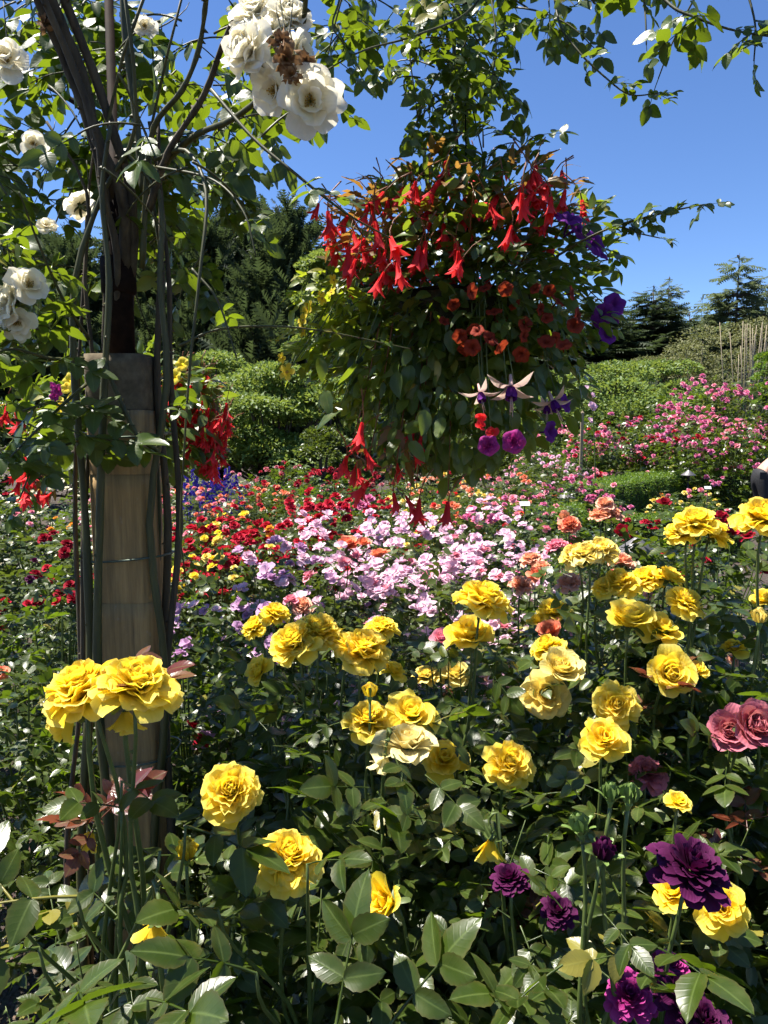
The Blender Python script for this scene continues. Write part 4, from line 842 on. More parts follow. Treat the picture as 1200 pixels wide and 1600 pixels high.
cloud_shrub('golden_shrub', 'yellow green shrub cut by the frame edge', 1222, 530, 18.0, .9, LEAF_BOX, .08, 7000, 16, None, seed=11)
cloud_shrub('leafy_shrub', 'dark shrub behind the middle of the rose beds', 680, 640, 17.0, 2.2, LEAF_OLIVE, .09, 12000, 22, BS, seed=12)
cloud_shrub('leafy_shrub', 'dark shrub behind the post and its canes', 150, 650, 15.0, 2.4, LEAF, .09, 12000, 24, BS, seed=13)
cloud_shrub('leafy_shrub', 'dark shrub at the frame edge beyond the white flowers', -40, 640, 14.0, 2.0, LEAF, .09, 9000, 20, BS, seed=14)
tr = cloud_shrub('young_tree', 'slender pale leaved tree between firs and hanging basket', 505, 372, 24.0, 1.5, LEAF_LIGHT, .13, 7000, 26, None, seed=15, cat='tree', flat=.7, z0=.25)
# pale bare stems
p0 = gx(1172, 20.0); root = thing('bare_shrub', 'clump of pale leafless upright stems by the frame edge', 'shrub', (p0, 20.0, 0))
for k in range(26):
    x = random.gauss(0, .28); tp = at(1172, random.uniform(500, 560), 20.0).z; tube_part('stem', bez((p0+x*.5, 20+random.gauss(0, .15), 0), (p0+x*.7, 20, 1), (p0+x*.9, 20, 2), (p0+x*1.25+random.gauss(0, .12), 20, tp), 6), np.linspace(.02, .008, 6), PALE_TWIG, root, 4)

# ------------------------------------------------------------------ conifers
def needle_spray(seed):
    """a flat twig of needles: a ragged feather"""
    r = np.random.default_rng(seed); V, f = [], []
    def tri(a, b, c): k = len(V); V.extend([a, b, c]); f.append((k, k+1, k+2))
    for y in np.linspace(.05, .85, 6):
        ln = .34*(1-y*.6)*r.uniform(.8, 1.2)
        for s in (-1, 1): tri((0, y-.07, 0), (0, y+.09, 0), (s*ln, y+ln*.75, -.06-r.uniform(0, .1)))
    tri((-.03, .8, 0), (.03, .8, 0), (0, 1.05, -.05))
    return T(V, f)
SPR = [needle_spray(i) for i in range(4)]
def conifer(seed, kind):
    """crown and trunk; x and y in crown radii, z in heights. Branches in uneven tiers, each a clump of needle twigs"""
    r = np.random.default_rng(seed); P, D, S = [], [], []; br = []
    nbr = {'fir': 360, 'open': 260, 'dense': 360, 'thin': 150}[kind]; ex = {'fir': .80, 'open': .95, 'dense': .58, 'thin': .95}[kind]
    rise = {'fir': -.02, 'open': -.06, 'dense': .16, 'thin': -.05}[kind]
    for k in range(nbr):
        z = 1-.97*((k+.5)/nbr)**.62; z += r.normal(0, .006); env = max(0, 1-z)**ex + .01
        a = k*GA + r.normal(0, .5); L = env*r.uniform(.55, 1.12)*(1.25 if r.random() < .12 else 1); h = np.array([math.cos(a), math.sin(a)])
        m = max(3, int(10*min(1.3, L*1.5+.25)))
        for j in range(m):
            t = (j+.7+r.uniform(-.3, .3))/m
            if t < .25 and kind != 'dense': continue
            pz = z + rise*L*t + .05*L*(t*t-t)*2 + r.normal(0, .006)
            for s in (-1, 1):
                da = a + s*r.uniform(.1, 1.0); q = L*t; P.append((q*h[0]+r.normal(0, .03), q*h[1]+r.normal(0, .03), pz))
                D.append((math.cos(da), math.sin(da), (1.0 if kind == 'dense' else -.25)+r.normal(0, .35))); S.append(r.uniform(.18, .32)*(.62+.55*env)*(.55 if z > .95 else 1))
        if k % 4 == 0: br.append(tube([(0, 0, z-.01), (L*.5*h[0], L*.5*h[1], z+rise*L*.5-.02*L), (L*h[0]*.9, L*h[1]*.9, z+rise*L*.9)], [.012, .008, .003], 3, cap=False))
    n = len(P); P, D = np.array(P), np.array(D); Nn = unit(np.stack([r.normal(0, .6, n), r.normal(0, .6, n), np.ones(n)], 1)) if kind != 'dense' else unit(r.normal(0, 1, (n, 3)))
    Ms = frames(np.zeros((n, 3)), D, Nn, np.array(S)); Ms[:, :3, 3] = P; w = r.integers(0, 4, n); Ms[:, 2, :3] *= {'dense': .30}.get(kind, .24)
    fo = join([spread(SPR[q], Ms[w == q], r.random((w == q).sum())) for q in range(4)])
    return mesh('crown', fo, NEEDLE_B if kind in ('open', 'thin') else NEEDLE), mesh('trunk', join([tube([(0, 0, 0), (.004, 0, .5), (0, 0, .99)], [.05, .022, .002], 8)]+br), BARK)
CON = {k: [conifer(700+i*7+len(k), k) for i in range(1 if k in ('open', 'thin') else 2)] for k in ('fir', 'open', 'dense', 'thin')}
def tree(label, px, py, d, halfpx, kind, group='conifers behind the garden', i=0, name='conifer_tree'):
    top = at(px, py, d); H = top.z; rad = halfpx/F*d*{'fir': 2.7, 'open': 2.3, 'dense': 1.6, 'thin': 2.4}[kind]; root = thing(name, label, 'tree', (top.x, d, 0), group)
    M = Matrix.Translation((top.x, d, 0)) @ Matrix.Rotation(random.uniform(0, 6.28), 4, 'Z') @ Matrix.Diagonal((rad, rad, H, 1))
    c, t = CON[kind][i % len(CON[kind])]; put('crown', c, root, M, 'stuff'); put('trunk', t, root, M)
for i, a in enumerate([
    ('dense dark conifer with upswept plumes nearest the hanging basket', 445, 312, 32, 75, 'dense'),
    ('pointed conifer standing between post canes and the plumed one', 378, 300, 37, 52, 'dense'),
    ('dark conifer behind the thin hanging shoot', 318, 330, 35, 60, 'dense'),
    ('dark conifer close behind the post canes', 255, 320, 36, 62, 'dense'),
    ('tall conifer seen through the canes beside the iron pole', 185, 340, 38, 62, 'fir'),
    ('dark conifer behind the white roses', 110, 360, 35, 70, 'dense'),
    ('dark conifer at the frame edge behind the white roses', 30, 345, 36, 75, 'dense'),
    ('conifer hidden behind the scarlet begonia', 545, 380, 40, 70, 'fir'),
    ('conifer hidden behind the middle of the basket', 640, 420, 42, 75, 'fir'),
    ('conifer hidden behind the brick red flowers', 740, 440, 43, 75, 'fir'),
    ('conifer behind the basket rim near the violet petunias', 845, 450, 44, 70, 'fir'),
    ('dark fir just clear of the basket side', 930, 462, 42, 58, 'fir'),
    ('small dark fir beside the twin-topped one', 972, 474, 46, 34, 'fir'),
    ('fir forming the dark half of the twin top', 1022, 442, 44, 48, 'fir'),
    ('fir forming the taller pale half of the twin top', 1046, 428, 46, 46, 'open'),
    ('thin far spruce between the twin firs and the tall one', 1098, 456, 62, 20, 'thin'),
    ('tall open-branched spruce standing highest over the twiggy shrubs', 1156, 392, 45, 62, 'open'),
    ('spruce at the frame edge beside the tallest one', 1200, 440, 48, 40, 'open'),
    ('low fir filling below the tall spruce', 1120, 490, 50, 60, 'fir'),
    ('fir filling the gap under the thin far spruce', 1078, 486, 52, 52, 'fir'),
    ('fir filling below the highest spruce', 1178, 470, 53, 52, 'fir'),
    ('fir beyond the frame edge', 1270, 430, 46, 60, 'fir'),
    ('dark fir low between the twin tops and the basket', 990, 500, 50, 62, 'fir')]):
    tree(*a, i=i)
# ------------------------------------------------------------------ the post and its iron arch
def post_mat():
    m, nt, out = newmat('weathered_post'); L = nt.links.new; tc = nt.nodes.new('ShaderNodeTexCoord')
    def noise(sc, st, det=6.0):
        mp = nt.nodes.new('ShaderNodeMapping'); mp.inputs['Scale'].default_value = st; L(tc.outputs['Object'], mp.inputs[0])
        n = N(nt, 'ShaderNodeTexNoise', Scale=sc, Detail=det, Roughness=.65); L(mp.outputs[0], n.inputs['Vector']); return n.outputs[0]
    g = noise(90, (1, 1, .06)); b = noise(9, (1, 1, .6)); sp = noise(60, (1, 1, .8))
    cr = nt.nodes.new('ShaderNodeValToRGB'); e = cr.color_ramp.elements; e[0].position = .3; e[1].position = .72; e[0].color = (.20, .125, .045, 1); e[1].color = (.47, .30, .115, 1); L(g, cr.inputs[0])
    f = math_(nt, 'MULTIPLY', math_(nt, 'SUBTRACT', b, .48), 3.0); f.node.use_clamp = True
    col = mixc(nt, f, cr.outputs[0], (.20, .145, .065)); f2 = math_(nt, 'MULTIPLY', math_(nt, 'SUBTRACT', sp, .62), 6.0); f2.node.use_clamp = True
    # grey lichen towards the top: height above ground
    s = nt.nodes.new('ShaderNodeSeparateXYZ'); L(tc.outputs['Object'], s.inputs[0]); top = math_(nt, 'MULTIPLY', math_(nt, 'SUBTRACT', s.outputs[2], 1.42), 3.0); top.node.use_clamp = True
    lich = math_(nt, 'MULTIPLY', top, math_(nt, 'ADD', math_(nt, 'MULTIPLY', sp, 1.4), -.2)); lich.node.use_clamp = True
    col = mixc(nt, lich, col, (.13, .13, .115)); col = mixc(nt, math_(nt, 'MULTIPLY', f2, .5), col, (.36, .34, .28))
    ck = noise(55, (1, 1, .035), 3.0); cf = math_(nt, 'MULTIPLY', math_(nt, 'SUBTRACT', .36, ck), 14.0); cf.node.use_clamp = True; col = mixc(nt, math_(nt, 'MULTIPLY', cf, .8), col, (.035, .026, .016))
    stn = noise(5, (1, 1, .35), 5.0); sf = math_(nt, 'MULTIPLY', math_(nt, 'SUBTRACT', stn, .52), 4.0); sf.node.use_clamp = True; col = mixc(nt, math_(nt, 'MULTIPLY', sf, .45), col, (.10, .075, .036))
    p = N(nt, 'ShaderNodeBsdfPrincipled', Roughness=.85); L(col, p.inputs['Base Color']); bp = N(nt, 'ShaderNodeBump', Strength=.5, Distance=.004); L(math_(nt, 'ADD', g, b), bp.inputs['Height']); L(bp.outputs[0], p.inputs['Normal'])
    L(p.outputs[0], out.inputs[0]); return m
POSTM = post_mat(); CAPM = plain_mat('post_cap', (.055, .042, .024), (.17, .135, .080), 30, .9, 0, .7, .004)
PX, PY = gx(197, 1.52), 1.52
ztop = at(197, 552, PY-.06).z; zcap = at(197, 640, PY-.06).z
root = thing('arch_post', 'weathered tan timber post with a dark cap and iron pole, wrapped in rose canes', 'post', (PX, PY, 0)); PR = root
def squircle(w, z0, z1, rings, bulge=0, seed=0):
    r = np.random.default_rng(seed); V = []; seg = 32
    for z in np.linspace(z0, z1, rings):
        for k in range(seg):
            a = k*6.28318/seg; c, s = math.cos(a), math.sin(a); q = w/(abs(c)**5+abs(s)**5)**.2
            V.append((q*c*(1+r.normal(0, .004)), q*s*(1+r.normal(0, .004)), z))
    f = [(i*seg+j, i*seg+(j+1) % seg, (i+1)*seg+(j+1) % seg, (i+1)*seg+j) for i in range(rings-1) for j in range(seg)] + [tuple(range((rings-1)*seg, rings*seg))]
    return T(V, f)
MP = Matrix.Translation((PX, PY, 0))
zz = [0]+[at(197, q, PY-.06).z for q in (1190, 943, 742)]+[zcap]
for k in range(len(zz)-1): put('section', mesh('section', squircle(.0615+.0006*(k % 2), zz[k]+.0004, zz[k+1]-.0004, 10, seed=k), POSTM), root, MP)
put('cap', mesh('cap', squircle(.0622, zcap+.0005, ztop, 6, seed=9), CAPM), root, MP)
put('core', mesh('core', squircle(.056, .0, zcap, 2), CAPM), root, MP)
zp = 3.02
put('iron_pole', mesh('iron_pole', tube([(0, 0, ztop-.02), (0, 0, ztop+.33), (.0, 0, ztop+.335), (.006, 0, zp)], [.027, .027, .009, .007], 14), IRON), root, MP)
put('collar', mesh('collar', lathe([(.026, ztop+.12), (.034, ztop+.125), (.034, ztop+.19), (.026, ztop+.195)], 16), IRON), root, MP)
for pyw in (680, 876, 1196):
    z = at(197, pyw, PY-.08).z; pts = []
    for k in range(25):
        a = k*6.2832/24; c, s = math.cos(a), math.sin(a); q = .078/(abs(c)**3+abs(s)**3)**(1/3); pts.append((q*c*1.12, q*s, z+.004*math.sin(a*2+pyw)))
    put('wire_tie', mesh('wire_tie', tube(pts, .0022, 5), WIRE), root, MP)
# arch springing from the pole over the basket to a second post outside the frame
QX, QY = 2.40, 3.65
arch = smooth_path([(PX, PY, zp-.05), (PX+.12, PY+.06, zp+.22), (-.1, 1.90, zp+.42), (.24, 2.2, zp+.46), (1.2, 2.8, zp+.44), (QX-.12, QY-.06, zp+.2), (QX, QY, zp-.05)], 36)
A = thing('iron_arch', 'dark iron arch bar carrying the hanging basket overhead', 'arch', (PX, PY, zp-.05)); tube_part('bar', arch, .016, IRON, A, 8)
tube_part('leg', [(QX, QY, zp-.03), (QX, QY, 0)], .02, IRON, A, 8)

# ------------------------------------------------------------------ climbing roses
def path_px(pts, n=28): return smooth_path([at(*p[:3]) for p in pts], n)
def spray(start, dirv, length, nl, size, droop=.35):
    """a side shoot: its path and leaves"""
    p0 = Vector(start); dv = Vector(dirv).normalized(); p3 = p0 + dv*length + Vector((0, 0, -droop*length)); path = bez(p0, p0+dv*length*.35, p0+dv*length*.75+Vector((0, 0, -droop*.3*length)), p3, 8)
    P, D, S = cane_leaves(path, nl, size, .15, 1.0, -.1); tip = unit((path[-1]-path[-3])[None])
    P = np.vstack([P, path[-1:]]); D = np.vstack([D + tip*.5, tip]); S = np.append(S, size*.85); return path, P, unit(D), S
LB = np.array(LITB); SV = np.array(tuple(SUN))
def in_the_light(P, r):
    """which points would stand between the sun and the open blooms of the front bed (climber leaves there are thinned to let the sun through)"""
    v = P[:, None, :]-LB[None]; t = v@SV; dist = np.linalg.norm(v - t[..., None]*SV, axis=2); return ((t > 0) & (dist < r)).any(1)
def climber(label, loc, canes, boxes, shoots, blooms, nparts, name='climbing_rose', shady=.12):
    root = thing(name, label, 'climbing rose', loc); PP, DD, SS, tw = [], [], [], []
    for pts, r0, r1, m, side in canes:
        c = path_px(pts); tube_part('cane', c, np.linspace(r0, r1, len(c))*(1+.07*np.sin(np.arange(len(c))*1.7)+rng.normal(0, .06, len(c))), m, root, side, 22 if m is not IRON else 0, .0075)
    for x0, x1, y0, y1, d0, d1, n, size, ln in boxes:
        for k in range(n):
            for tries in range(14):                                # sprays shifted to keep sunlight on the bed in front
                dd = random.uniform(d0, d1+tries*.07); s = at(random.uniform(x0, x1), random.uniform(y0, y1), dd)
                if not in_the_light(np.array([tuple(s)]), .16)[0]: break
            a = random.uniform(0, 6.28); size_ = size*min(1.3, max(1, dd/((d0+d1)/2)))
            path, P, D, S = spray(s, (math.cos(a), math.sin(a)*.7, random.gauss(.1, .5)), ln*random.uniform(.6, 1.3), random.randint(2, 3), size_)
            tw.append(tube(path, np.linspace(.0026, .0014, len(path)), 4)); PP.append(P); DD.append(D); SS.append(S)
    for pts, nl, size, r0 in shoots:
        c = path_px(pts); tube_part('shoot', c, np.linspace(r0, .0013, len(c)), CANE_G, root, 5)
        P, D, S = cane_leaves(c, nl, size, .08, 1.0, -.15); tip = unit((c[-1]-c[-3])[None]); D = unit(D + .5*np.gradient(c, axis=0)[np.clip((np.linspace(.08, 1, nl)*(len(c)-1)).astype(int), 0, len(c)-1)]/.03)
        PP.append(np.vstack([P, c[-1:]])); DD.append(np.vstack([D, tip])); SS.append(np.append(S*np.linspace(1, .72, nl), size*.6))
    if tw:
        t = join(tw); t.V = t.V-np.array(root.location); o = bpy.data.objects.new('twigs', mesh('twigs', t, CANE_G)); COL.objects.link(o); o.parent = root; o['kind'] = 'stuff'
    P, D, S = np.vstack(PP), np.vstack(DD), np.concatenate(SS)
    keep = ~in_the_light(P + D*S[:, None]*.55, .085) | (rng.random(len(P)) < shady); P, D, S = P[keep], D[keep], S[keep]
    Nn = unit(np.stack([rng.normal(-.05, .5, len(P)), rng.normal(-.45, .45, len(P)), np.full(len(P), .75)], 1))
    place_leaves(root, P, D, S, LEAF_CLIMB, nparts, LEAF_HI7, LEAF_HI7, normals=Nn)
    for px, py, d, sz, dv, k in blooms:
        dia = sz*d/F; pos = at(px, py, d); dv = Vector(dv).normalized()
        if k == 'w': me = shared('bloom', random.choice(ROSE_WHITE), [P_WHITE, STAMEN])
        elif k == 'f': me = shared('bloom', random.choice(ROSE_WHITE_FULL), [P_WHITE, STAMEN])
        else: me = shared('withered_bloom', random.choice(WITHERED), BROWN_PETAL)
        o = put('withered_bloom' if k == 'b' else 'bloom', me, root, frame_z(pos-dv*dia*.12, dv, dia*1.05)); sub('calyx', shared('calyx', CALYX, STEM), o)
        s = pos-dv*dia*.3; e = s + Vector((random.gauss(0, .03), random.gauss(.03, .02), random.uniform(.05, .12))); tube_part('flower_stalk', bez(s, s-dv*.03, e-Vector((0, 0, .02)), e, 7), np.linspace(.0019, .0006, 7), CANE_G, root, 5)
    return root
C = []
for x, xt, d, r0, m in ((140, 150, 1.45, .0105, CANE_G), (131, 128, 1.47, .008, CANE), (160, 170, 1.42, .0115, CANE_G), (252, 235, 1.46, .010, CANE_G), (268, 262, 1.48, .0095, CANE), (262, 245, 1.52, .012, CANE), (246, 250, 1.53, .008, CANE_G), (122, 140, 1.53, .007, CANE)):
    j = lambda s=10: random.gauss(0, s)
    C.append(([(x+j(4), 1720, d), (x+j(), 1350, d), (x+j(), 1080, d), (x+j(), 820, d), (x+j(9), 600, d), ((x+xt)/2+j(9), 440, d), (xt+j(10), 300, d), (xt+random.gauss(0, 30), 190, d-.02)]+([(xt+random.gauss(0, 80), -40, d-.1)] if len(C) % 3 == 0 else []), r0, r0*.3, m, 8))
for dx, dd, r0 in ((2, 0, .0115), (-17, .012, .0095), (20, .01, .010), (-9, -.022, .007), (-9, .035, .008)):
    w = lambda: random.gauss(0, 5); C.append(([(188+dx*.7+w(), 560, 1.55+dd), (190+dx*.8+w(), 400, 1.50+dd), (184+dx+w(), 300, 1.46+dd), (158+dx+w(), 215, 1.44+dd), (122+dx+w(), 110, 1.42+dd), (78+dx*1.1+w(), 0, 1.38+dd), (30+dx*1.3, -120, 1.33+dd)], r0, r0*.8, CANE if dx < 25 else CANE_G, 9))
C += [([(222, 420, 1.5), (228, 300, 1.48), (240, 200, 1.45), (285, 140, 1.42), (311, 75, 1.40), (322, 0, 1.36), (330, -60, 1.3)], .006, .004, CANE_G, 8),
      ([(232, 330, 1.47), (262, 240, 1.43), (318, 150, 1.38), (352, 60, 1.32), (400, -40, 1.2)], .007, .004, CANE, 7),
      ([(225, 300, 1.5), (212, 180, 1.5), (196, 60, 1.5), (190, -60, 1.5)], .008, .006, CANE_G, 7),
      ([(236, 280, 1.46), (300, 215, 1.42), (365, 185, 1.3), (430, 130, 1.2), (470, 60, 1.12), (480, -60, 1.05)], .006, .0035, CANE_G, 7),
      ([(160, 560, 1.40), (185, 620, 1.40), (215, 680, 1.40), (247, 705, 1.41)], .005, .004, CANE_G, 6)]
SH = [([(330, 140, 1.30), (395, 215, 1.25), (460, 270, 1.22), (520, 318, 1.22), (560, 345, 1.25), (610, 372, 1.3)], 9, .115, .0034),
      ([(240, 250, 1.46), (290, 235, 1.40), (322, 300, 1.32), (312, 430, 1.28), (298, 560, 1.28), (288, 700, 1.3), (282, 830, 1.32), (290, 900, 1.33)], 7, .085, .0042),
      ([(140, 530, 1.40), (100, 470, 1.32), (60, 380, 1.25), (30, 300, 1.2)], 6, .12, .0035),
      ([(135, 600, 1.42), (90, 640, 1.32), (40, 690, 1.22), (-10, 740, 1.15)], 7, .13, .0035),
      ([(130, 560, 1.42), (80, 560, 1.3), (20, 545, 1.22), (-30, 560, 1.15)], 6, .12, .0035),
      ([(140, 700, 1.42), (120, 690, 1.36), (60, 720, 1.26), (30, 780, 1.22)], 5, .10, .003),
      ([(240, 260, 1.44), (330, 280, 1.35), (380, 330, 1.3), (400, 400, 1.28)], 7, .115, .003),
      ([(280, 540, 1.30), (340, 515, 1.32), (430, 510, 1.36), (520, 520, 1.45), (640, 545, 1.6)], 5, .075, .0026),
      ([(300, 420, 1.3), (340, 470, 1.28), (370, 560, 1.28)], 5, .09, .0026)]
BX = [(-20, 300, -60, 120, 1.3, 1.58, 12, .125, .16), (-20, 190, 100, 330, 1.3, 1.6, 11, .13, .16), (200, 460, 60, 270, 1.2, 1.45, 15, .125, .16), (300, 560, -60, 40, 1.1, 1.5, 8, .11, .15),
      (-20, 120, 380, 720, 1.1, 1.4, 6, .12, .13), (240, 380, 290, 420, 1.25, 1.5, 3, .11, .12), (0, 140, 300, 420, 1.15, 1.5, 9, .12, .13), (100, 290, 260, 420, 1.4, 1.6, 6, .10, .12),
      (-20, 330, -80, 330, 1.65, 2.5, 34, .14, .18), (240, 470, -60, 230, 1.6, 2.4, 18, .14, .18), (60, 330, -60, 310, 1.2, 1.45, 20, .11, .12), (-20, 130, 330, 560, 1.5, 2.2, 5, .13, .15)]
dn = (-.15, -.75, -.5)
WB = [(384, 76, 1.05, 96, (-.5, -.6, .1), 'f'), (424, 46, 1.1, 84, (-.1, -.5, .6), 'f'), (398, 14, 1.12, 78, (-.2, -.6, .5), 'f'), (452, 22, 1.1, 70, (.2, -.6, .4), 'f'), (428, 142, 1.06, 80, (-.25, -.8, -.3), 'w'), (486, 156, 1.02, 100, (.15, -.95, -.25), 'w'), (470, 78, 1.08, 60, (.6, -.5, .0), 'w'), (448, 92, 1.0, 58, (0, -.8, -.5), 'b'), (440, 66, 1.0, 46, (0, -.9, 0), 'b'), (476, 96, 1.02, 46, (.3, -.8, -.3), 'b'), (455, 118, 1.0, 36, (0, -.8, -.6), 'b'),
      (14, 468, 1.25, 80, (-.6, -.5, .3), 'f'), (46, 444, 1.23, 58, (.6, -.6, .2), 'w'), (26, 504, 1.25, 56, (.2, -.8, -.4), 'w'), (52, 224, 1.35, 40, (.2, -.9, -.1), 'w'), (8, 90, 1.2, 66, (.2, -.7, .2), 'w'), (122, 318, 1.5, 50, (-.6, .2, .6), 'w'), (72, 352, 1.3, 30, (.2, -.8, .4), 'w'), (70, 36, 1.4, 36, (0, -.8, .2), 'b'), (226, 40, 1.4, 34, (.2, -.8, 0), 'w')]
climber('white climbing rose with thick old canes trained up the tan post', (PX, PY-.14, 0), C, BX, SH, WB, 300)
zb = at(720, -200, 2.0).z
C2 = [([(1365, 1250, 3.6), (1362, 500, 3.6), (1340, -60, 3.5), (1200, -210, 3.1), (950, -300, 2.5), (740, -330, 2.2)], .016, .010, CANE, 8),
      ([(740, -330, 2.2), (720, -120, 2.18), (712, 40, 2.17), (706, 150, 2.17), (714, 240, 2.17)], .007, .004, CANE_G, 6),
      ([(690, -330, 2.22), (692, -100, 2.21), (700, 80, 2.21), (716, 230, 2.2)], .006, .003, CANE_G, 6)]
SH2 = [([(800, -100, 1.9), (740, 10, 1.75), (650, 55, 1.6), (570, 78, 1.5), (500, 115, 1.42)], 9, .10, .0034),
       ([(860, -120, 1.8), (870, 20, 1.7), (900, 75, 1.65), (945, 120, 1.62), (985, 148, 1.6), (1030, 145, 1.6)], 10, .085, .003),
       ([(980, -90, 1.5), (1040, 0, 1.4), (1090, 28, 1.36), (1150, 48, 1.34), (1240, 62, 1.3)], 9, .11, .0036),
       ([(980, -120, 1.6), (1000, -40, 1.5), (1008, 20, 1.46), (1010, 70, 1.45)], 4, .11, .0026),
       ([(1140, -90, 1.4), (1165, -20, 1.36), (1180, 40, 1.34), (1178, 95, 1.33)], 4, .11, .0026),
       ([(870, 400, 1.95), (930, 366, 1.8), (985, 346, 1.62), (1040, 332, 1.6), (1085, 322, 1.6), (1112, 318, 1.6)], 9, .085, .0034),
       ([(900, 380, 1.72), (960, 355, 1.66), (1000, 365, 1.64), (1032, 372, 1.64)], 4, .07, .0024),
       ([(545, -80, 1.5), (530, 0, 1.42), (520, 40, 1.4), (538, 70, 1.4)], 5, .09, .0026),
       ([(660, -60, 2.1), (640, 60, 2.05), (650, 160, 2.05), (655, 220, 2.1)], 10, .075, .0026),
       ([(760, -60, 1.85), (775, 60, 1.8), (768, 130, 1.8)], 7, .10, .0026)]
BX2 = [(560, 800, -80, 70, 1.8, 2.3, 15, .115, .16), (655, 765, 20, 250, 2.05, 2.3, 30, .085, .10), (780, 930, -80, 60, 1.55, 2.0, 9, .10, .14), (590, 700, 60, 160, 1.9, 2.2, 6, .10, .12), (690, 860, 200, 270, 2.0, 2.2, 8, .11, .10), (820, 960, 300, 420, 1.8, 1.95, 5, .09, .10), (900, 1200, -120, -40, 1.35, 1.7, 8, .11, .15)]
climber('climbing rose trailing along the overhead arch and down the basket chain', (QX, QY+.08, 0), C2, BX2, SH2, [], 300, shady=.75)
# ------------------------------------------------------------------ hanging baskets
def basket(label, c, hook, r=.20, depth=.20, group='hanging baskets'):
    """c: middle of the rim; hook: point it hangs from"""
    c = Vector(c); root = thing('hanging_basket', label, 'basket', c, group)
    prof = [(.0, -depth), (r*.45, -depth*.94), (r*.78, -depth*.62), (r*.96, -depth*.2), (r, 0), (r*.93, 0), (r*.85, -.03), (.0, -.035)]
    put('liner', mesh('liner', lathe(prof, 28), MOSS), root, Matrix.Translation(c))
    a = np.arange(29)*6.2832/28; put('rim', mesh('rim', tube(np.stack([r*1.015*np.cos(a), r*1.015*np.sin(a), 0*a+.004], 1), .005, 6), IRON), root, Matrix.Translation(c))
    apex = Vector((c.x, c.y, min(hook.z-.1, c.z+.62)))
    for k in range(3):
        t = k*2.094+.5; p = c+Vector((r*math.cos(t), r*math.sin(t), .005)); tube_part('hanging_wire', [p, p.lerp(apex, .5), apex], .0022, IRON, root, 5)
    links = []; n = max(3, int((hook-apex).length/.026)); lk = np.array([(.006*math.cos(t), 0, .017*math.sin(t)) for t in np.linspace(0, 6.2832, 11)])
    for k in range(n):
        q = apex.lerp(hook, (k+.5)/n); t = tube(lk, .0019, 4, cap=False); links.append(mul(t, np.array(Matrix.Translation(q-root.location) @ Matrix.Rotation(1.57*(k % 2), 4, 'Z'))))
    o = bpy.data.objects.new('chain', mesh('chain', join(links), IRON)); COL.objects.link(o); o.parent = root
    return root
def plant(name, label, loc, cat='plant', group=None): return thing(name, label, cat, loc, group)
def hang_leaves(root, P, D, S, mat, tmpl, nparts, lean=.55):
    n = len(P); Nn = unit(np.stack([rng.normal(-.2, lean, n), rng.normal(-.3, lean, n), np.full(n, .9)], 1)); place_leaves(root, P, D, S, mat, nparts, tmpl, tmpl, normals=Nn)
def ball_pts(regions, d, n, depth):
    """points scattered in pixel ellipses (cx, cy, rx, ry, weight) around distance d"""
    w = np.array([q[2]*q[3]*q[4] for q in regions]); w = w/w.sum(); out = []
    for cx, cy, rx, ry, _w in regions:
        pass
    for k in range(n):
        cx, cy, rx, ry, _w = regions[rng.choice(len(regions), p=w)]
        a = rng.uniform(0, 6.28); q = math.sqrt(rng.random()); bulge = math.sqrt(max(0, 1-q*q)); dd = d - depth*bulge*rng.choice([1, 1, .6, -1], p=[.4, .2, .2, .2])*rng.uniform(.6, 1.05)
        out.append(tuple(at(cx+rx*q*math.cos(a), cy+ry*q*math.sin(a), dd)))
    return np.array(out)
KB = 2.2/1.95; DB = 2.2
bc = at(722, 470, DB); hk = Vector((bc.x, bc.y, 3.47))
basket('moss-lined wire basket hung in the middle, overflowing with scarlet and brick flowers', bc, hk)
grp = 'plants of the middle hanging basket'
# green trailing mass
g = plant('trailing_plant', 'green trailing foliage filling the middle hanging basket', bc, 'plant', grp)
REG = [(710, 470, 180, 130, 1.0), (660, 560, 140, 120, 1.0), (740, 600, 130, 130, 1.0), (800, 470, 130, 150, .9), (720, 680, 90, 70, .8), (640, 680, 70, 60, .7), (720, 350, 165, 95, 1.3)]
P = ball_pts(REG, DB, 1300, .30); out = unit(P-np.array(bc)); D = unit(out + rng.normal(0, .55, P.shape) + np.array([0, 0, -.35])); hang_leaves(g, P, D, rng.uniform(.036, .074, len(P)), LEAF_BASKET, LANCE+OVAL, 260)
P = ball_pts(REG, DB, 1500, .24); out = unit(P-np.array(bc)); D = unit(out + rng.normal(0, .6, P.shape)); hang_leaves(g, P, D, rng.uniform(.03, .06, len(P)), LEAF_BASKET, OVAL, 0)
for px, py, dd, s in ((535, 640, 1.70, .066), (508, 610, 1.72, .056), (560, 570, 1.68, .06), (690, 652, 1.62, .05), (665, 640, 1.62, .055), (655, 658, 1.62, .045), (640, 690, 1.64, .05), (675, 690, 1.64, .045), (500, 560, 1.74, .05)):
    p = at(px, py, dd*KB); hang_leaves(g, np.array([tuple(p)]), np.array([(random.gauss(0, .6), -.3, -.6)]), np.array([s*1.3]), LEAF_BASKET, OVAL, 1)
def strands(root, ends, mat=STEM, r0=.003, c=None):
    c = c or bc
    for px, py, d in ends:
        e = at(px, py, d*KB); a = e-c; s = c + Vector((a.x*.45, a.y*.45, .03)); m = s.lerp(e, .5) + Vector((0, 0, .06)); tube_part('stem', bez(s, s+Vector((a.x*.3, a.y*.3, .08)), m, e, 9), np.linspace(r0, r0*.45, 9), mat, root, 5)
strands(g, [(530, 640, 1.72), (470, 560, 1.75), (600, 720, 1.75), (680, 720, 1.75), (760, 700, 1.7), (850, 640, 1.75), (900, 560, 1.8), (560, 560, 1.7)])
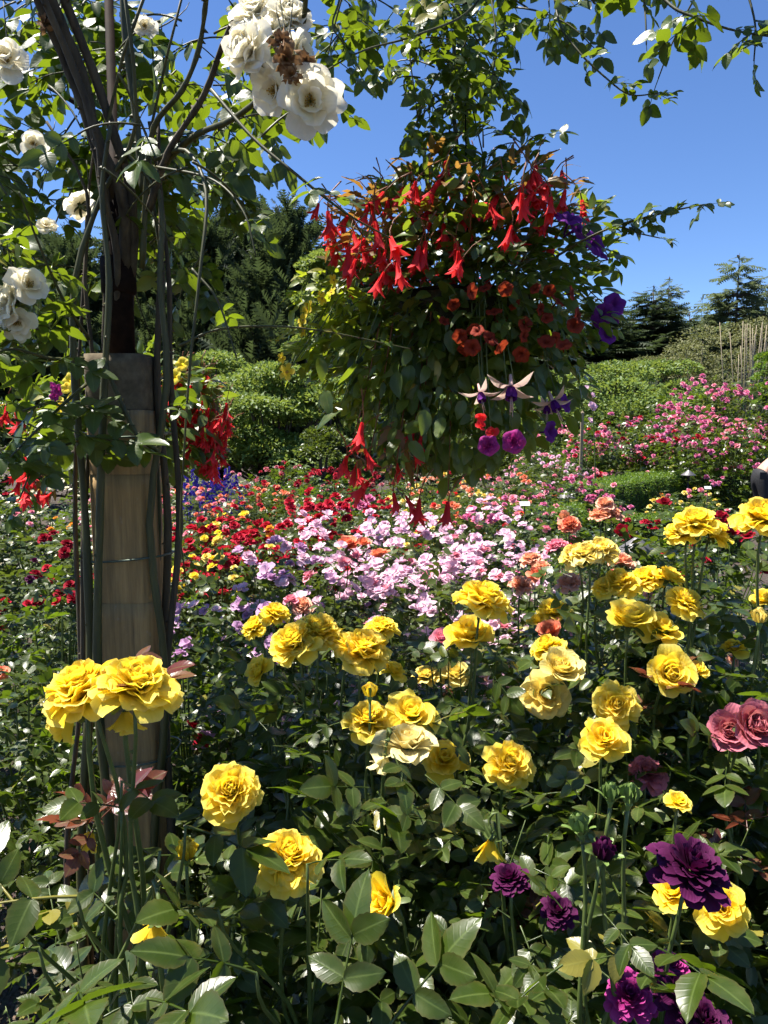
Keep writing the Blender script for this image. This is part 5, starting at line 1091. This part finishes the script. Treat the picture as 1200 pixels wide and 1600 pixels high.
# scarlet begonia
def begonia(label, c, regions, d, depth, nflow, nleaf, flow_px, extra, group, parts=120, seed=0):
    b = plant('begonia', label, c, 'begonia', group)
    P = ball_pts(regions, d, nleaf, depth); out = unit(P-np.array(c)); D = unit(out*np.array([1, 1, .4]) + rng.normal(0, .35, P.shape) + np.array([0, 0, -.05])); hang_leaves(b, P, D, rng.uniform(.035, .072, nleaf), LEAF_BRONZE, BRACT, parts, .4)
    Q = [Vector(p) for p in ball_pts(regions, d, nflow, depth*1.12)] + [at(e[0], e[1], e[2]*KB) for e in extra]
    for p in Q:
        s = flow_px*random.uniform(.8, 1.25)/F*d
        o = put('bloom', shared('bloom', random.choice(BEGONIA), P_SCARLET), b, frame_z(p, (random.gauss(-.1, .35), random.gauss(-.2, .3), -1), s))
        sub('flower_stalk', shared('flower_stalk', tube([(0, 0, .05), (.05, 0, -.3), (.25, .1, -.7), (.6, .2, -1.0)], [.03, .022, .022, .03], 5), STEM_RED), o)
    return b
RB = [(620, 350, 110, 80, 1.2), (690, 290, 110, 55, 1.0), (820, 310, 90, 70, 1.0), (740, 370, 130, 70, .6), (570, 390, 60, 50, 1.0)]
b = begonia('scarlet begonia with bronze leaves crowning the middle hanging basket', bc, RB, DB, .28, 110, 330, 33,
            [(498, 318, 1.75), (512, 330, 1.75), (722, 405, 1.6), (716, 392, 1.6), (800, 352, 1.62), (545, 385, 1.68), (610, 370, 1.62), (620, 410, 1.62), (600, 425, 1.62), (556, 405, 1.66)], grp)
strands(b, [(500, 300, 1.75), (560, 280, 1.8), (640, 260, 1.9), (830, 240, 1.9), (880, 300, 1.8), (545, 400, 1.7), (740, 300, 1.65)], STEM_RED)
b2 = begonia('long begonia strands hanging below the middle basket', bc, [(600, 690, 70, 40, 1)], 1.80*KB, .10, 8, 30, 36, [(542, 712, 1.74), (560, 732, 1.74), (576, 752, 1.74), (615, 770, 1.74), (634, 775, 1.74), (655, 780, 1.74), (566, 660, 1.72), (700, 784, 1.76), (640, 790, 1.76)], grp, 20)
strands(b2, [(548, 700, 1.75), (572, 735, 1.75), (615, 755, 1.75), (650, 765, 1.75), (700, 775, 1.77), (640, 780, 1.77)], STEM_RED)
def flowers(root, spots, d0, mesh_list, mats, size_px, name='bloom', dirf=None):
    for q in spots:
        px, py = q[:2]; d = (q[2] if len(q) > 2 else d0)*KB; s = (q[3] if len(q) > 3 else size_px)/F*d
        s *= random.uniform(.72, 1.12); px += random.gauss(0, 4); py += random.gauss(0, 4); d += random.gauss(0, .03); dv = dirf() if dirf else (random.gauss(0, .35), -1, random.gauss(.1, .35)); put(name, shared(name, random.choice(mesh_list), mats), root, frame_z(at(px, py, d), dv, s))
cb = plant('calibrachoa', 'brick red small trumpet flowers massed on the shaded basket side', bc, 'plant', grp)
flowers(cb, [(762, 450), (790, 452), (712, 476), (770, 486), (804, 480), (828, 503), (752, 512), (790, 508), (735, 518), (715, 524), (768, 530), (812, 530), (740, 545), (726, 548), (840, 480), (862, 500), (856, 455), (830, 452), (876, 470), (890, 500), (902, 490), (868, 525), (700, 505), (850, 540), (895, 455), (880, 535), (780, 545), (735, 455), (820, 555)], 1.66, TRUMPET, P_BRICK, 25, dirf=lambda: (random.gauss(.1, .6), -.8, random.gauss(.1, .6)))
P = ball_pts([(800, 500, 110, 80, 1)], DB, 260, .31); D = unit(unit(P-np.array(bc))+rng.normal(0, .5, P.shape)); hang_leaves(cb, P, D, rng.uniform(.028, .055, len(P)), LEAF_BASKET, OVAL+LANCE, 60)
strands(cb, [(760, 480, 1.68), (830, 500, 1.68), (880, 490, 1.72), (740, 540, 1.68)])
pv = plant('violet_petunia', 'deep violet petunias on the far side of the middle basket', bc, 'petunia', grp)
flowers(pv, [(888, 340, 1.72, 44), (905, 352, 1.75, 40), (955, 478, 1.82, 38), (944, 498, 1.8, 40), (962, 490, 1.86, 34), (948, 522, 1.82, 34), (928, 372, 1.8, 40), (938, 400, 1.84, 34), (882, 628, 1.76, 40), (862, 668, 1.78, 36)], 1.8, TRUMPET, P_VIOLET, 50, dirf=lambda: (random.gauss(.6, .3), -.7, random.gauss(.1, .3)))
P = ball_pts([(910, 380, 50, 80, 1), (930, 480, 40, 60, 1), (870, 600, 50, 70, 1)], DB, 150, .2); D = unit(unit(P-np.array(bc))+rng.normal(0, .5, P.shape)); hang_leaves(pv, P, D, rng.uniform(.035, .065, len(P)), LEAF_BASKET, OVAL, 60)
strands(pv, [(890, 345, 1.74), (950, 480, 1.82), (950, 510, 1.84), (880, 620, 1.78)])
pm = plant('magenta_petunia', 'two double magenta petunias low on the middle basket', bc, 'petunia', grp)
flowers(pm, [(768, 698, 1.60, 42), (801, 688, 1.60, 42)], 1.6, DOUBLE_PETUNIA, P_MAGENTA, 42, dirf=lambda: (random.gauss(-.1, .15), -1, random.gauss(.15, .1))); strands(pm, [(768, 690, 1.64), (801, 680, 1.64)])
no = plant('nemesia', 'orange red flower above the two magenta petunias', bc, 'plant', grp)
flowers(no, [(752, 668, 1.62, 26), (764, 674, 1.61, 24), (757, 660, 1.62, 20)], 1.6, SINGLE_LO, P_SCARLET, 26); strands(no, [(757, 664, 1.64)])
fu = plant('fuchsia', 'fuchsia with pale star sepals and purple skirts under the basket', bc, 'fuchsia', grp)
flowers(fu, [(750, 607, 1.62, 50), (803, 605, 1.62, 52), (868, 622, 1.7, 44), (862, 640, 1.7, 38)], 1.62, [FUCHSIA], [P_FUCHSIA, P_VIOLET], 56, dirf=lambda: (random.gauss(0, .2), -.55, -.9)); strands(fu, [(750, 598, 1.66), (803, 596, 1.66), (868, 612, 1.72)])
yb = plant('yellow_trailer', 'yellow trailing flowers on the sunny basket side', bc, 'plant', grp)
flowers(yb, [(482, 488, 1.78, 26), (476, 498, 1.78, 28), (514, 458, 1.76, 26), (506, 466, 1.76, 24), (452, 584, 1.76, 28), (446, 558, 1.78, 22), (470, 520, 1.78, 20), (524, 440, 1.76, 20)], 1.78, [BIDENS], [P_YELLOW, STAMEN], 26, dirf=lambda: (random.gauss(-.5, .3), -.7, random.gauss(.3, .3)))
P = ball_pts([(500, 480, 45, 60, 1), (475, 550, 45, 40, 1), (540, 460, 50, 50, 1), (560, 550, 75, 100, 1.1), (610, 610, 70, 90, .9)], 1.9*KB, 620, .16); D = unit(unit(P-np.array(bc))+rng.normal(0, .55, P.shape)+np.array([0, 0, -.2])); hang_leaves(yb, P, D, rng.uniform(.03, .062, len(P)), LEAF_LIME_LIT, LANCE+OVAL, 220)  # paler leaves over the sunlit basket side, backlight put into their colour
strands(yb, [(480, 490, 1.8), (512, 460, 1.78), (450, 580, 1.78), (448, 560, 1.8)])

# the second basket, behind the post, on a crook of iron
KB = 1.0; D2 = 3.15; c2 = at(195, 625, D2); cx = gx(-110, D2); zt = c2.z+1.0
cr = thing('crook_pole', 'iron crook pole carrying the basket behind the post', 'pole', (cx, D2, 0))
tube_part('pole', [(cx, D2, 0), (cx, D2, 1.5), (cx, D2, zt)], .014, IRON, cr, 8); tube_part('crook', smooth_path([(cx, D2, zt), (cx+.15, D2, zt+.25), ((cx+c2.x)/2, D2, zt+.32), (c2.x, D2, zt+.1)], 20), .011, IRON, cr, 8)
basket('basket hanging behind the post with red trailing flowers', c2, Vector((c2.x, c2.y, zt+.1)))
grp2 = 'plants of the basket behind the post'
g2 = plant('trailing_plant', 'green trailing foliage of the basket behind the post', c2, 'plant', grp2)
REG2 = [(195, 620, 130, 80, 1), (110, 660, 70, 80, 1), (290, 650, 60, 90, 1), (200, 700, 100, 60, .8)]
P = ball_pts(REG2, D2, 700, .3); D = unit(unit(P-np.array(c2))+rng.normal(0, .55, P.shape)+np.array([0, 0, -.3])); hang_leaves(g2, P, D, rng.uniform(.05, .09, len(P)), LEAF_BASKET, LANCE+OVAL, 90)
begonia('red begonia cascading beside the post from the basket behind', c2, [(300, 620, 46, 50, 1), (325, 665, 36, 60, 1.6), (335, 700, 18, 38, 1.2), (275, 610, 40, 40, 1)], D2, .20, 190, 40, 22, [(345, 650, 2.95), (338, 735, 2.95), (352, 660, 2.95)], grp2, 40)
begonia('few red begonia flowers on the basket end by the white roses', c2, [(50, 735, 26, 40, 1), (75, 765, 20, 14, 1), (20, 650, 25, 20, .6)], D2, .12, 18, 16, 30, [(40, 715, 3.0), (48, 730, 3.0)], grp2, 10)
yp = plant('yellow_petunia', 'yellow petunias on the basket behind the post', c2, 'petunia', grp2)
flowers(yp, [(105, 592), (92, 632), (110, 620), (95, 642), (100, 600), (283, 572), (272, 585)], 2.86, TRUMPET, P_YELLOW, 24, dirf=lambda: (random.gauss(-.3, .3), -.9, .2)); strands(yp, [(100, 600, 2.9), (95, 638, 2.9), (280, 575, 2.9)], c=c2)
pp = plant('purple_petunia', 'purple petunias beside the yellow ones behind the post', c2, 'petunia', grp2)
flowers(pp, [(94, 610), (88, 618), (82, 605)], 2.88, TRUMPET, P_MAGENTA, 24); strands(pp, [(90, 612, 2.9)], c=c2)

# ------------------------------------------------------------------ the gardener bending behind the hedge
def skin_body(name, verts, edges, radii, mat, parent=None, root_i=0, sub_lv=2):
    me = bpy.data.meshes.new(name); me.from_pydata([tuple(v) for v in verts], edges, []); me.materials.append(mat); me.update()
    o = bpy.data.objects.new(name, me); COL.objects.link(o); o.parent = parent
    md = o.modifiers.new('skin', 'SKIN'); md.use_smooth_shade = True
    sv = me.skin_vertices[0].data if me.skin_vertices else None
    if sv is None:
        bpy.context.view_layer.objects.active = o; o.select_set(True); sv = me.skin_vertices[0].data
    for i, r_ in enumerate(radii): sv[i].radius = (r_, r_) if np.isscalar(r_) else r_; sv[i].use_root = (i == root_i)
    s = o.modifiers.new('smooth', 'SUBSURF'); s.levels = sub_lv; s.render_levels = sub_lv
    return o
SKIN = plain_mat('skin', (.50, .29, .20), (.60, .36, .26), 60, .5, 0, .1, .001)
SHIRT = plain_mat('grey_shirt', (.085, .092, .105), (.13, .138, .155), 60, .85, 0, .4, .004)
TROUS = plain_mat('black_trousers', (.010, .010, .011), (.026, .026, .028), 50, .8, 0, .5, .004)
HAIR = plain_mat('brown_hair', (.03, .018, .010), (.08, .05, .03), 90, .6, 0, .6, .003, (1, 1, .2))
gxx, gd = gx(1186, 11.2), 11.2
man = thing('person', 'person in a grey shirt and black trousers bending over the far rose bed', 'person', (gxx, gd, 0))
V = [(0, 0, .84), (.12, 0, .98), (.30, 0, 1.10), (.47, 0, 1.16), (.56, 0, 1.15), (.64, 0, 1.12), (.74, 0, 1.10),           # pelvis, spine, neck, head
     (.02, -.10, .80), (.08, -.11, .46), (-.02, -.11, .08), (.12, -.11, .035), (.02, .10, .80), (.10, .11, .46), (.0, .11, .08), (.14, .11, .035),
     (.46, -.19, 1.13), (.50, -.25, .86), (.66, -.20, .66), (.73, -.18, .60), (.46, .19, 1.13), (.50, .25, .86), (.66, .20, .66), (.73, .18, .60)]
E = [(0, 1), (1, 2), (2, 3), (3, 4), (4, 5), (5, 6), (0, 7), (7, 8), (8, 9), (9, 10), (0, 11), (11, 12), (12, 13), (13, 14), (3, 15), (15, 16), (16, 17), (17, 18), (3, 19), (19, 20), (20, 21), (21, 22)]
RD = [(.15, .12), (.13, .11), (.15, .11), (.15, .10), .06, .085, .10, .095, .06, .04, .04, .095, .06, .04, .04, .06, .045, .032, .036, .06, .045, .032, .036]
# five fingers on each hand
for hi, y0 in ((18, -.18), (22, .18)):
    for k, (dy, ln) in enumerate(((-.03, .07), (-.01, .082), (.01, .078), (.03, .062), (.045, .05))):
        i = len(V); s = 1 if y0 > 0 else -1; th = k == 4
        V += [(.755-(.03 if th else 0), y0-s*dy if not th else y0-s*.045, .575), (.755+ln*.55, y0-s*dy*1.15, .545), (.755+ln*.8, y0-s*dy*1.2, .505)]; E += [(hi, i), (i, i+1), (i+1, i+2)]; RD += [.010, .009, .008]
skin_body('body', V, E, RD, SKIN, man)
tv = [(0, 0, .86), (.07, 0, .94), (.02, -.10, .80), (.08, -.11, .46), (-.01, -.11, .10), (.02, .10, .80), (.10, .11, .46), (.01, .11, .10)]
tr_ = skin_body('trousers', tv, [(0, 1), (0, 2), (2, 3), (3, 4), (0, 5), (5, 6), (6, 7)], [(.175, .155), (.15, .135), .118, .085, .075, .118, .085, .075], TROUS, man)
sub('pocket', mesh('pocket', T([(-.05, 0, -.06), (.05, 0, -.06), (.05, 0, .05), (-.05, 0, .05), (-.05, -.008, -.055), (.05, -.008, -.055), (.05, -.008, .045), (-.05, -.008, .045)], [(4, 5, 6, 7), (0, 1, 5, 4), (1, 2, 6, 5), (2, 3, 7, 6), (3, 0, 4, 7)]), TROUS, False), tr_, Matrix.Translation((-.03, -.185, .86)))
skin_body('shirt', [(.20, 0, 1.045), (.32, 0, 1.115), (.46, 0, 1.165), (.52, 0, 1.16), (.46, -.18, 1.135), (.49, -.235, .96), (.46, .18, 1.135), (.49, .235, .96)], [(0, 1), (1, 2), (2, 3), (2, 4), (4, 5), (2, 6), (6, 7)], [(.165, .135), (.17, .13), (.165, .12), .085, .085, .07, .085, .07], SHIRT, man)
skin_body('hair', [(.68, 0, 1.18), (.75, 0, 1.18), (.80, 0, 1.14)], [(0, 1), (1, 2)], [.095, .10, .07], HAIR, man)
sk = [(.79, -.02, 1.0)]
for s in (-1, 1): put('ear', mesh('ear', lathe([(.0, .012), (.022, .01), (.03, 0), (.018, -.01), (0, -.012)], 10), SKIN), man, Matrix.Translation((gxx+.70, gd+s*.10, 1.09)) @ Matrix.Rotation(1.57, 4, 'X'))
put('face', mesh('face', join([lathe([(.0, .03), (.014, .012), (.018, -.012), (0, -.03)], 8), mul(lathe([(.0, .012), (.011, .006), (.012, -.004), (0, -.012)], 8), np.array(Matrix.Translation((.0, .035, .02)))), mul(lathe([(.0, .012), (.011, .006), (.012, -.004), (0, -.012)], 8), np.array(Matrix.Translation((.0, -.035, .02))))]), SKIN), man, Matrix.Translation((gxx+.80, gd, 1.03)))

# ------------------------------------------------------------------ leaves that grew across an open bloom's face are picked off
SB = np.array(SEEN); CV = np.array(tuple(CAM)); bd = np.linalg.norm(SB[:, :3]-CV, axis=1); bu = (SB[:, :3]-CV)/bd[:, None]
for o in list(bpy.data.objects):
    if o.parent is None or not o.name.startswith(('leaf', 'young_leaf')) or not o.parent.name.startswith('rose_bush'): continue
    M = o.matrix_basis; c = np.array(tuple(Vector(o.parent.location) + M.translation + M.col[1].to_3d()*.6)) - CV
    t = bu@c; away = np.linalg.norm(c[None] - t[:, None]*bu, axis=1)
    if ((t < bd-.02) & (t > 0) & (away < SB[:, 3]*.30*t/bd + M.col[1].to_3d().length*.16)).any() and random.random() < .85: bpy.data.objects.remove(o)
